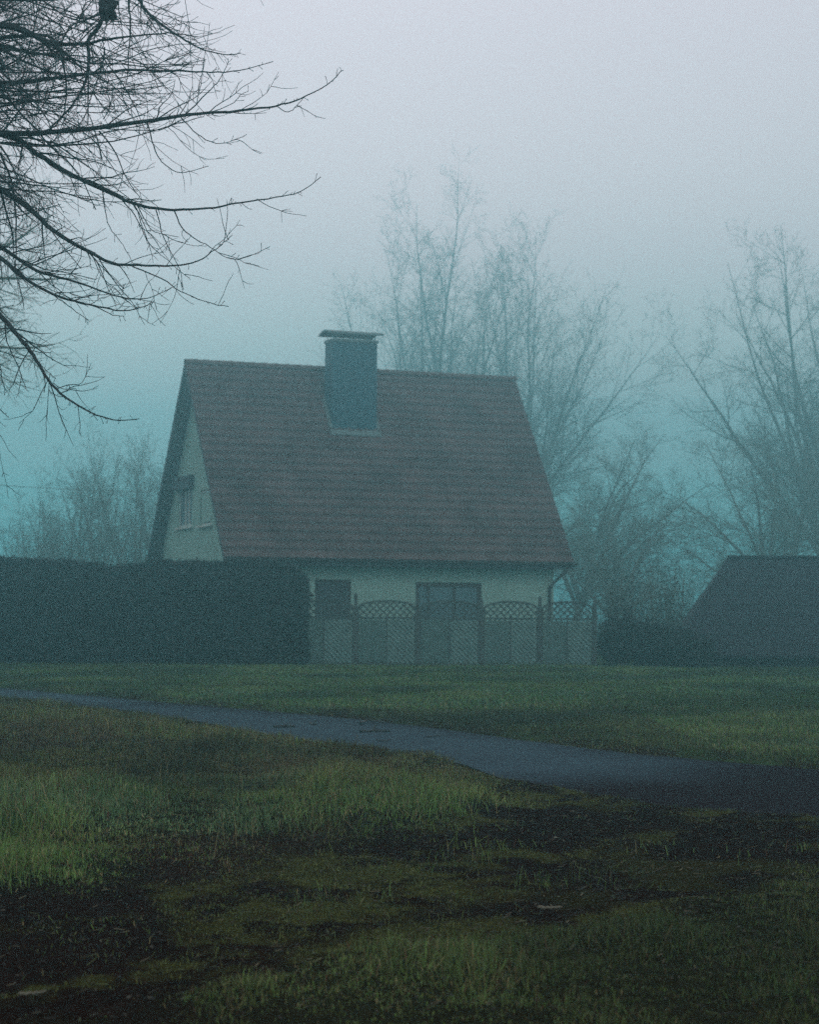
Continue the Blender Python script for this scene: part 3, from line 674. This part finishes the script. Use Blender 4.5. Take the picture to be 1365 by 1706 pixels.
for i in range(5): fence_panel(px_[i].x+.05, px_[i+1].x-.05, labs[i])
plabs = ['fence post buried in the right end of the tall hedge', 'fence post rising above the trellis just right of the shuttered window', 'fence post at the left edge of the terrace door',
         'fence post at the right edge of the terrace door', 'fence post under the downpipe corner of the house', 'end post of the trellis fence beside the dark bush']
for i, p in enumerate(px_):
    t_ = p.z; b = MB(); x = p.x; b.box(x-.045, x+.045, FY-.045, FY+.045, -.1, t_-.04); b.addvf([(x-.055, FY-.055, t_-.04), (x+.055, FY-.055, t_-.04), (x+.055, FY+.055, t_-.04), (x-.055, FY+.055, t_-.04), (x, FY, t_+.02)], [(0, 1, 4), (1, 2, 4), (2, 3, 4), (3, 0, 4), (3, 2, 1, 0)])
    o = b.build('fence_post', M_post); tag(o, plabs[i], 'fence post', 'posts of the trellis fence')

# ------------------------------------------------------------------ shed on the right
sp0 = at(1213, 928, 60.5); sa = R(-5); shed = empty('shed', (sp0.x, sp0.y, .04), sa); tag(shed, 'low dark shed with a plain roof sloping nearly to the ground at the right edge', 'shed')
sz, se, sw, sl = sp0.z-.04, .42, 3.0, 7.5
hp = 1.85; Vt = [(0, 0, sz), (sl, 0, sz), (-hp, -sw, se), (sl, -sw, se), (-hp, sw, se), (sl, sw, se)]; Vb = [(x_, y_, z_-.09) for x_, y_, z_ in Vt]
sm = MB(); sm.addvf(Vt+Vb, [(0, 2, 3, 1), (0, 1, 5, 4), (0, 4, 2), (6, 7, 9, 8), (6, 10, 11, 7), (6, 8, 10), (2, 8, 9, 3), (4, 5, 11, 10), (2, 4, 10, 8), (1, 3, 9, 7), (1, 7, 11, 5)])
srf = sm.build('roof', M_shed_roof, shed)
for k in range(9):   # felt courses
    t = (k+1)/10; MB().bar((-hp*t+.02, -sw*t, sz-(sz-se)*t+.006), (sl-.004, -sw*t, sz-(sz-se)*t+.006), .03, .012, (0, -(sz-se), sw)).build('felt_seam', M_shed_roof, srf)
MB().bar((-.01, 0, sz+.02), (sl, 0, sz+.02), .22, .05).build('ridge_cap', M_shed_roof, srf)
sw_ = MB(); i_ = .2; wy = sw-.25; ztp = se-.1+(.25)*(sz-se)/sw
sw_.box(-hp+.3, sl-i_, -wy, wy, -.2, se-.03); sw_.build('wall', M_shed_wall, shed)

# ------------------------------------------------------------------ far trees
def tl(px, Y): p = at(px, 1100, Y); return (p.x, Y, 0)
G = 'bare trees standing in the fog behind the house'
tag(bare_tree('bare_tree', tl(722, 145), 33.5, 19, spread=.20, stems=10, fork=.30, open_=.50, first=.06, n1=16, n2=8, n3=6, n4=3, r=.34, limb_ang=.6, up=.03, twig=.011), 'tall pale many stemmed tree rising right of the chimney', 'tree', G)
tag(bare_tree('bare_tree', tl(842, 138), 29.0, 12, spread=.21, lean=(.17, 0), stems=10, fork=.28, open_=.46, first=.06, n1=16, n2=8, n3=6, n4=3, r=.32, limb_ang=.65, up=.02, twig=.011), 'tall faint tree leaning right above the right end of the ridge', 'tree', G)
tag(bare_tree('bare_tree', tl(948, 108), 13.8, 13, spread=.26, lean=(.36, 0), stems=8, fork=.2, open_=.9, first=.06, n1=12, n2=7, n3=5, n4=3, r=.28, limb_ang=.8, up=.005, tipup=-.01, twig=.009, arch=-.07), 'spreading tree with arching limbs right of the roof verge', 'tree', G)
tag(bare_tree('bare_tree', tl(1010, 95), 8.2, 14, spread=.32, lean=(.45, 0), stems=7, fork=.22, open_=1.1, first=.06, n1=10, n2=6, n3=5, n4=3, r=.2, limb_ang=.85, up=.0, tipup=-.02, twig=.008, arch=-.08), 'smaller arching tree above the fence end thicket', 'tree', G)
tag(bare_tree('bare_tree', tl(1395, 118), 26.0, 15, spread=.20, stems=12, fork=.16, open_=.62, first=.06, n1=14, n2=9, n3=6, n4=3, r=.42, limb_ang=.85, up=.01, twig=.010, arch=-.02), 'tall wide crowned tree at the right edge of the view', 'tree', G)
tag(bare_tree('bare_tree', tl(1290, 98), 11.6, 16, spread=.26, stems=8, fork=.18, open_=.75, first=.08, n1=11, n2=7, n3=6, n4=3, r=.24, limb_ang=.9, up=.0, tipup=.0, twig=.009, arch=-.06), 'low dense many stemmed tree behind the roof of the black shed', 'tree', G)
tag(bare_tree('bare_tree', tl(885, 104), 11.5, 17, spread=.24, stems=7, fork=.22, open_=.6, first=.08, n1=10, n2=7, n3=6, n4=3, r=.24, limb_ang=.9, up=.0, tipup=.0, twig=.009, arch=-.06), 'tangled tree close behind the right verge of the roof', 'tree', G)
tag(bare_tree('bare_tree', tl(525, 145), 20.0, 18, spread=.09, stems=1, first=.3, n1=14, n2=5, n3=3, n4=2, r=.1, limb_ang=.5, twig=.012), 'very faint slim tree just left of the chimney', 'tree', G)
G2 = 'upright bare trees left of the house'
for px, Y, H_, sd, lab in ((60, 92, 7.0, 31, 'smallest vase shaped bare tree, leftmost above the hedge'), (115, 95, 8.6, 32, 'bare tree with fanned upright branches above the middle of the hedge'),
                           (165, 92, 9.6, 33, 'tallest of the upright bare trees left of the house'), (222, 94, 10.0, 34, 'upright bare tree close beside the left verge of the house'), (268, 98, 10.4, 35, 'upright bare tree half hidden behind the left verge')):
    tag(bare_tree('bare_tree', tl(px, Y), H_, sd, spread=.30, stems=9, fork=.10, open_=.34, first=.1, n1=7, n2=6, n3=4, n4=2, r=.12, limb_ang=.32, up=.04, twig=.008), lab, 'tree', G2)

# ------------------------------------------------------------------ the linden in the foreground (its trunk is left of the frame)
rg = np.random.default_rng(77)
lin = empty('linden_tree', (-4.9, 15.5, 0)); tag(lin, 'near bare tree whose dark drooping branches reach in from the upper left', 'tree')
LO = np.array([-4.9, 15.5, 0.])
px2m = lambda Y: Y/FPX
def trace(pts, Y0, Y1, w0, w1):
    """a limb followed through the given points at real distances Y0..Y1, widths in photo pixels at its ends"""
    n = len(pts); P = []
    for i, (a, b) in enumerate(pts): P.append(np.array(at(a, b, Y0+(Y1-Y0)*i/(n-1))))
    P = np.array(P); # smooth by Catmull-Rom
    Q = [];
    for i in range(n-1):
        p0 = P[max(i-1, 0)]; p1 = P[i]; p2 = P[i+1]; p3 = P[min(i+2, n-1)]
        for t in np.linspace(0, 1, 4, endpoint=False): Q.append(.5*((2*p1)+(-p0+p2)*t+(2*p0-5*p1+4*p2-p3)*t*t+(-p0+3*p1-3*p2+p3)*t**3))
    Q.append(P[-1]); Q = np.array(Q); m = len(Q)
    Q[1:-1] += rg.normal(0, .0022, (m-2, 3))
    s = np.linspace(0, 1, m); r_ = (.8*w0*(1-s)**1.5 + .8*w1*(1-(1-s)**1.5))/2*px2m((Y0+Y1)/2)
    return Q-LO, r_
TR = [
 ([(-380, 330), (-220, 270), (-60, 232), (0, 224), (60, 222), (150, 215), (260, 200), (330, 190), (400, 185), (460, 177), (500, 165), (545, 142), (570, 118)], 15.4, 14.6, 20, 1.6),
 ([(460, 177), (480, 187), (495, 176), (508, 162)], 14.8, 14.7, 2, 1.3),
 ([(-260, 250), (-100, 215), (10, 224), (60, 255), (120, 292), (180, 320), (235, 343), (290, 350), (345, 347), (400, 338), (460, 329), (500, 320), (535, 295)], 15.4, 15.0, 16, 1.5),
 ([(-300, 200), (-120, 250), (0, 315), (50, 350), (90, 385), (140, 415), (185, 438), (230, 442), (290, 443), (330, 435), (360, 415), (383, 395)], 15.4, 14.4, 17, 1.5),
 ([(215, 441), (270, 465), (300, 485), (340, 502), (381, 511)], 14.7, 14.5, 3, 1.5),
 ([(-260, 300), (-100, 340), (0, 410), (60, 450), (110, 465), (150, 478), (200, 495), (245, 497), (286, 479)], 15.4, 15.0, 12, 1.4),
 ([(-260, 320), (-100, 360), (0, 430), (50, 470), (100, 495), (150, 508), (205, 518), (240, 511), (255, 503)], 15.2, 14.2, 12, 1.4),
 ([(60, 476), (90, 492), (120, 515), (148, 534)], 14.6, 14.5, 3, 1.4), ([(100, 495), (150, 508), (190, 525), (207, 527)], 14.5, 14.4, 3, 1.4),
 ([(-300, 340), (-120, 400), (0, 525), (30, 560), (55, 592), (75, 625), (100, 655), (130, 675), (160, 691), (195, 700), (228, 699)], 15.4, 13.8, 15, 1.8),
 ([(240, -160), (190, -40), (178, 12), (165, 45), (148, 66), (148, 100), (143, 135), (125, 170), (100, 198), (78, 220)], 14.2, 14.6, 13, 4),
 ([(148, 70), (147, 120), (147, 170), (146, 210)], 14.4, 14.4, 5, 2),
 ([(178, 20), (140, 35), (118, 45), (100, 75), (92, 100)], 14.2, 14.3, 6, 2),
 ([(-380, 120), (-200, 60), (-60, 40), (0, 42), (40, 52), (80, 70), (110, 74), (140, 74), (180, 66), (230, 60), (280, 56), (330, 62)], 15.4, 14.0, 24, 2),
 ([(60, 62), (100, 82), (125, 105), (140, 118), (180, 140)], 14.6, 14.6, 7, 2.5),
 ([(-300, 100), (-100, 80), (0, 64), (45, 60), (90, 66), (110, 130), (108, 190)], 15.2, 14.8, 14, 3),
 ([(-380, 220), (-200, 170), (-60, 145), (0, 140), (60, 135), (120, 127), (210, 117), (300, 119), (350, 121), (400, 118), (455, 103)], 15.4, 14.4, 18, 1.5),
 ([(-200, -120), (60, -60), (215, -10), (240, 15), (270, 42), (310, 68), (340, 84), (380, 92), (400, 89)], 16.4, 16.8, 12, 1.8),
 ([(200, -120), (214, 0), (217, 50), (213, 120), (205, 160)], 14.8, 14.8, 6, 1.5),
 ([(-60, 105), (0, 150), (30, 185), (60, 215), (85, 245), (130, 290), (160, 350)], 15.6, 15.8, 7, 2),
 ([(165, 219), (190, 250), (205, 285), (222, 315), (237, 335)], 14.6, 14.6, 3.6, 1.4), ([(245, 205), (257, 245), (270, 270), (295, 287), (320, 285), (348, 277)], 14.9, 14.9, 3, 1.3),
 ([(300, 194), (330, 225), (355, 238), (380, 238), (411, 224)], 14.8, 14.7, 2.6, 1.3), ([(310, 190), (345, 155), (362, 138), (378, 110), (380, 98)], 14.9, 15, 3, 1.2),
 ([(350, 188), (385, 175), (400, 160), (414, 152)], 14.8, 14.9, 2, 1.2), ([(100, 217), (135, 212), (250, 218), (300, 205), (340, 195)], 15.6, 15.8, 3.2, 1.5),
 ([(290, 350), (302, 378), (320, 395), (350, 412), (378, 430), (405, 431), (450, 411)], 15.2, 15.1, 3, 1.2), ([(172, 315), (174, 345), (182, 378), (205, 410), (222, 440)], 15.2, 15.2, 2.6, 1.2),
 ([(195, 325), (225, 360), (245, 400), (268, 425), (316, 464)], 15.2, 15.1, 2.8, 1.3), ([(228, 342), (250, 380), (270, 390), (298, 395)], 15.3, 15.3, 2.2, 1.2), ([(260, 350), (275, 400), (300, 450), (303, 480)], 15.0, 15.0, 2.6, 1.2),
 ([(0, 255), (18, 300), (26, 350), (27, 420), (26, 450), (38, 500), (40, 516)], 15.0, 15.0, 5, 1.5), ([(135, 405), (134, 430), (120, 455)], 14.9, 14.9, 2, 1.2), ([(145, 415), (165, 440), (200, 475), (206, 482)], 14.8, 14.8, 2.4, 1.2),
 ([(8, 535), (12, 570), (30, 610), (40, 640), (46, 652)], 14.8, 14.8, 3, 1.4), ([(0, 610), (3, 630), (9, 651)], 14.6, 14.6, 3, 1.4), ([(-30, 650), (0, 682), (15, 696)], 14.6, 14.6, 3, 1.5),
 ([(47, 582), (70, 588), (86, 586)], 14.7, 14.7, 2, 1.2), ([(66, 607), (80, 620), (93, 631)], 14.6, 14.6, 1.8, 1.2), ([(88, 638), (103, 648), (125, 647)], 14.5, 14.5, 2, 1.2), ([(80, 632), (75, 645), (73, 654)], 14.5, 14.5, 1.6, 1.2),
]
big = []; small = []
LIMBS = []
for pts, Ya, Yb, w0_, w1_ in TR:
    P, r_ = trace(pts, Ya, Yb, w0_, w1_); big.append((P, r_)); LIMBS.append((P, r_))
# further limbs from the same crown, fanning out of the trunk at other depths
tb = np.array([0, 0, 3.4])
trunk_pts = np.array([(0, 0, -.1), (.03, .02, 1.2), (-.04, .05, 2.4), (.05, 0, 3.6), (.1, -.05, 5), (.05, .1, 7), (-.1, .05, 9), (0, 0, 11)], float)
trunk_pts = resample(trunk_pts, 16)
for i in range(190):
    z = rg.uniform(4.4, 8.8); a = rg.normal(0, .75); L = rg.uniform(2.0, 3.6)*(1 if z < 7 else .85)
    d = np.array([math.cos(a), math.sin(a), rg.uniform(-.15, .75)]); P = walk(rg, np.array([0, 0, z]), d, L, 15, .10, -.075, .06)
    k = rg.uniform(.008, .024); r_ = k*np.linspace(1, 0, 15)**1.3+.0028
    if P[:, 2].min() < 3.95 + .35*max(P[:, 0].max()-2.2, 0) or P[:, 0].max() > 3.5: continue
    big.append((P, r_)); LIMBS.append((P, r_))
for i in range(40):      # the rest of the crown, away from the view
    z = rg.uniform(3.6, 10); a = rg.uniform(1.8, 4.5); L = rg.uniform(2.2, 4)
    P = walk(rg, np.array([0, 0, z]), np.array([math.cos(a), math.sin(a), .5]), L, 12, .1, -.06, .05); r_ = np.linspace(.03, .004, 12); big.append((P, r_))
# fine hanging sprays of the inner crown, crowding the upper left
for i in range(190):
    x = rg.uniform(1.5, 3.4); y = rg.normal(0, .9); z = rg.uniform(5.4, 7.8)-.25*max(x-2.4, 0)
    P = walk(rg, np.array([x-rg.uniform(.3, 1.1), y, z]), np.array([rg.uniform(-.2, 1.2), rg.normal(0, .6), rg.normal(0, .45)]), rg.uniform(.5, 1.5), 11, .12, -.08, .06)
    if P[:, 0].max() > 3.75 - .3*max(6.2-P[:, 2].min(), 0): continue
    r_ = np.linspace(rg.uniform(.003, .007), .0018, 11); small.append((P, r_))
    for m in range(9):
        k = rg.integers(1, 10); q2 = unit(np.cross(unit(P[k]-P[k-1]), rg.normal(0, 1, 3))); c2 = walk(rg, P[k], unit(P[k]-P[k-1])+q2*.9, rg.uniform(.08, .4), 6, .13, -.05, .08); small.append((c2, np.linspace(.0024, .0014, 6)))
for li, (P, r_) in enumerate(LIMBS):
    L = np.linalg.norm(np.diff(P, axis=0), axis=1).sum(); traced = li < len(TR)
    x_px = P[:, 0]+LO[0]; n = int(L*(6.5 if traced else 7)); n = max(n, 2)
    # thinner towards the tips: most side shoots sit on the inner half
    for j in range(n):
        t = rg.random()**(1.15 if traced else .8); k = min(int(t*(len(P)-1)), len(P)-2); p = P[k]; d = unit(P[k+1]-P[k]); r0 = r_[k]
        if traced and (L < 1.0 or t > .72) and rg.random() < .6: continue
        q = unit(np.cross(d, rg.normal(0, 1, 3))); a = rg.uniform(.5, 1.1); dd = d*math.cos(a)+q*math.sin(a)
        ln = rg.uniform(.12, .95)*(1-.72*t) + .05; c = walk(rg, p, dd, ln, 9, .11, -.10, .12); rr = min(max(r0*.4, .0028), .010); small.append((c, np.linspace(rr, .0016, 9)))
        if traced and t > .8: ln *= .6
        if ln > .22:
            for m in range(int(ln*9)):
                kk = rg.integers(1, 8); q2 = unit(np.cross(unit(c[kk+1]-c[kk]) if kk < 8 else d, rg.normal(0, 1, 3))); d2 = unit(unit(c[kk]-c[kk-1])+q2*.9)
                c2 = walk(rg, c[kk], d2, rg.uniform(.04, .32)*(1-.5*t), 6, .13, -.05, .09); small.append((c2, np.linspace(.0022, .0013, 6)))
    # spurs and buds along thin ends
    for j in range(int(L*9)):
        k = rg.integers(len(P)//3, len(P)-1); p = P[k]+(P[k+1]-P[k])*rg.random(); d = unit(P[k+1]-P[k]); q2 = unit(np.cross(d, rg.normal(0, 1, 3)))
        c2 = walk(rg, p, unit(d*.7+q2), rg.uniform(.015, .07), 3, .1, 0, 0); small.append((c2, np.array([.0018, .0016, .0026])))
tubes('limbs', [(p, np.maximum(q, .0022)) for p, q in big], 7, M_bark, lin); tubes('twigs', small, 4, M_twig, lin)
tp = np.linspace(.34, .10, 16); tp[0] = .46; tubes('trunk', [(trunk_pts, tp)], 14, M_bark, lin)
# the knotty burl where a limb was cut, high in the middle of the branches
bc = np.array(at(181, 15, 14.2))-LO; bb = MB(); nu, nv = 14, 9; v = []
for i in range(nv):
    for j in range(nu):
        th = math.pi*i/(nv-1); ph = 2*math.pi*j/nu; rr = .062*(1+.35*math.sin(3*ph+i)+.2*math.cos(5*th+j)); v.append((bc[0]+rr*math.sin(th)*math.cos(ph)*1.0, bc[1]+rr*math.sin(th)*math.sin(ph), bc[2]+rr*1.15*math.cos(th)))
bb.addvf(v, [(i*nu+j, i*nu+(j+1) % nu, (i+1)*nu+(j+1) % nu, (i+1)*nu+j) for i in range(nv-1) for j in range(nu)]).build('burl', M_bark, lin)

# a second tree of the row, further off: hazy crown behind the first
t2 = bare_tree('linden_tree', (at(-235, 1000, 40).x, 40, 0), 17.0, 41, spread=.31, stems=1, first=.34, n1=80, n2=10, n3=8, n4=3, r=.3, limb_ang=1.25, up=.02, droop=.026, tipup=.05, twig=.006)
tag(t2, 'second bare drooping tree further back, a hazy crown behind the near branches', 'tree')

# ------------------------------------------------------------------ twigs lying on the road and the track
def lying(name, pts_px, w_, m, label, cat, z=.03, fork=None, onroad=True):
    P = []
    g0 = [gp(*q) for q in pts_px]; cxm = sum(p[0] for p in g0)/len(g0); cym = sum(p[1] for p in g0)/len(g0)
    root = None
    pts = np.array([(p[0]-cxm, p[1]-cym, 0) for p in g0]); pts = resample(pts, 9); hh = np.full(9, height(pts[:, 0]+cxm, pts[:, 1]+cym).max()) if not onroad else np.zeros(9)
    pts[:, 2] = np.maximum(hh, 0.0 if onroad else -1)+z; pts[1:-1] += np.random.default_rng(len(pts_px)+int(abs(cxm)*100)).normal(0, .0018, (7, 3))
    polys = [(pts, np.linspace(w_, w_*.6, 9))]
    for a, dx, dy, dz in (fork or []): p = pts[a]; polys.append((np.array([p, p+np.array([dx*.5, dy*.5, dz*.7]), p+np.array([dx, dy, dz])]), np.array([w_*.6, w_*.5, w_*.3])))
    o = tubes(name, polys, 6, m, None); o.location = (cxm, cym, 0); tag(o, label, cat); return o
lying('fallen_branch', [(456, 1214), (475, 1213.5), (491, 1213)], .022, M_stick, 'short straight dark stick on the road, leftmost of those lying there', 'stick', fork=[(4, .05, .05, .04)])
lying('fallen_branch', [(601, 1222.5), (625, 1221), (649, 1222)], .024, M_stick, 'longest straight dark stick lying in the middle of the road', 'stick', fork=[(4, .03, .1, .08)])
lying('fallen_branch', [(600, 1209), (612, 1204.5), (625, 1205.5), (642, 1208)], .018, M_stick, 'thin crooked branch on the road, arched above the longest stick', 'stick', z=.04, fork=[(1, -.06, .1, .07), (6, .1, .05, .03)])
lying('fallen_branch', [(517, 1208), (522, 1210), (527, 1209)], .02, M_stick, 'tiny dark bent stub on the road between the two straight sticks', 'stick', fork=[(6, .02, .05, .05)])
lying('fallen_branch', [(628, 1236), (640, 1238), (652, 1236)], .008, M_stick, 'thin short twig at the near edge of the road', 'stick')
lying('fallen_branch', [(712, 1231), (722, 1230), (733, 1229)], .009, M_stick, 'thin twig lying right of the longest stick on the road', 'stick')
lying('fallen_branch', [(897, 1541), (915, 1543), (936, 1541)], .010, M_pale, 'pale bleached stick at the edge of the bare track', 'stick', z=.03, onroad=False)
lying('fallen_branch', [(30, 1699), (52, 1697), (76, 1694)], .008, M_pale, 'pale stick in the bottom left corner', 'stick', z=.03, onroad=False)
def leaf(px, py, s, a, label):
    g = gp(px, py); h = float(height(np.array([g[0]]), np.array([g[1]]))[0]); o = empty('fallen_leaf', (g[0], g[1], h+.015), a)
    n = 7; v = []
    for i in range(n):
        t = i/(n-1); wv = s*.3*math.sin(math.pi*min(1, t*1.02))+.0008; v += [(t*s-s/2, -wv, .012*math.sin(t*5)+.01), (t*s-s/2, 0, .012*math.sin(t*5)), (t*s-s/2, wv, .012*math.sin(t*5)+.012)]
    f = [(i*3+k, i*3+k+1, (i+1)*3+k+1, (i+1)*3+k) for i in range(n-1) for k in range(2)]
    b = MB().addvf(v, f).build('blade', M_pale, o); md = b.modifiers.new('s', 'SOLIDIFY'); md.thickness = .0012
    tubes('stalk', [(np.array([(-s/2, 0, 0), (-s*.65, .004, .008), (-s*.8, 0, .01)]), np.full(3, .001))], 5, M_pale, o); tag(o, label, 'leaf')
leaf(931, 1420, .085, .3, 'pale curled leaf on the dark track, right of the mossy strip'); leaf(958, 1370, .05, .9, 'small pale leaf near the upper edge of the dark track'); leaf(1170, 1371, .045, 1.6, 'small pale leaf just below the road edge at the right')

# ------------------------------------------------------------------ overhead wire
pole = empty('utility_pole', (-24, 84, 0)); tubes('mast', [(np.array([(0, 0, -.2), (0, 0, 4), (.02, 0, 8.0)]), np.array([.13, .11, .09]))], 10, M_bark_far, pole); MB().box(-.5, .5, -.05, .05, 7.4, 7.5).build('crossarm', M_bark_far, pole)
pb = empty('utility_pole', (2, 88, 0)); tubes('mast', [(np.array([(0, 0, -.2), (0, 0, 4), (.02, 0, 8.0)]), np.array([.13, .11, .09]))], 10, M_bark_far, pb); MB().box(-.5, .5, -.05, .05, 7.4, 7.5).build('crossarm', M_bark_far, pb)
tag(pb, 'wooden pole hidden behind the house', 'pole')
wl = np.linspace(0, 1, 16); wp = np.c_[-24+26*wl, 84+4*wl, 7.5-.9*4*wl*(1-wl)]
tag(tubes('overhead_wire', [(wp, np.full(16, .014))], 5, M_bark_far, None), 'thin wire crossing the fog behind the bare trees on the left', 'wire')
tag(pole, 'wooden pole carrying the thin wire left of the hedge', 'pole')

# ------------------------------------------------------------------ fog
hz_ = MB(); hz_.box(-330, 330, -45, 330, -1.5, 34); hazeo = hz_.build('haze', None)
hm = bpy.data.materials.new('fog'); hm.use_nodes = True; t = hm.node_tree; t.nodes.clear()
o_ = t.nodes.new('ShaderNodeOutputMaterial'); pv = t.nodes.new('ShaderNodeVolumePrincipled'); t.links.new(pv.outputs[0], o_.inputs['Volume'])
pv.inputs['Color'].default_value = (.43, .90, .965, 1); pv.inputs['Density'].default_value = .0090; pv.inputs['Anisotropy'].default_value = .82
hazeo.data.materials.append(hm); tag(hazeo, 'pale teal fog filling the whole scene', 'fog', kind='stuff')
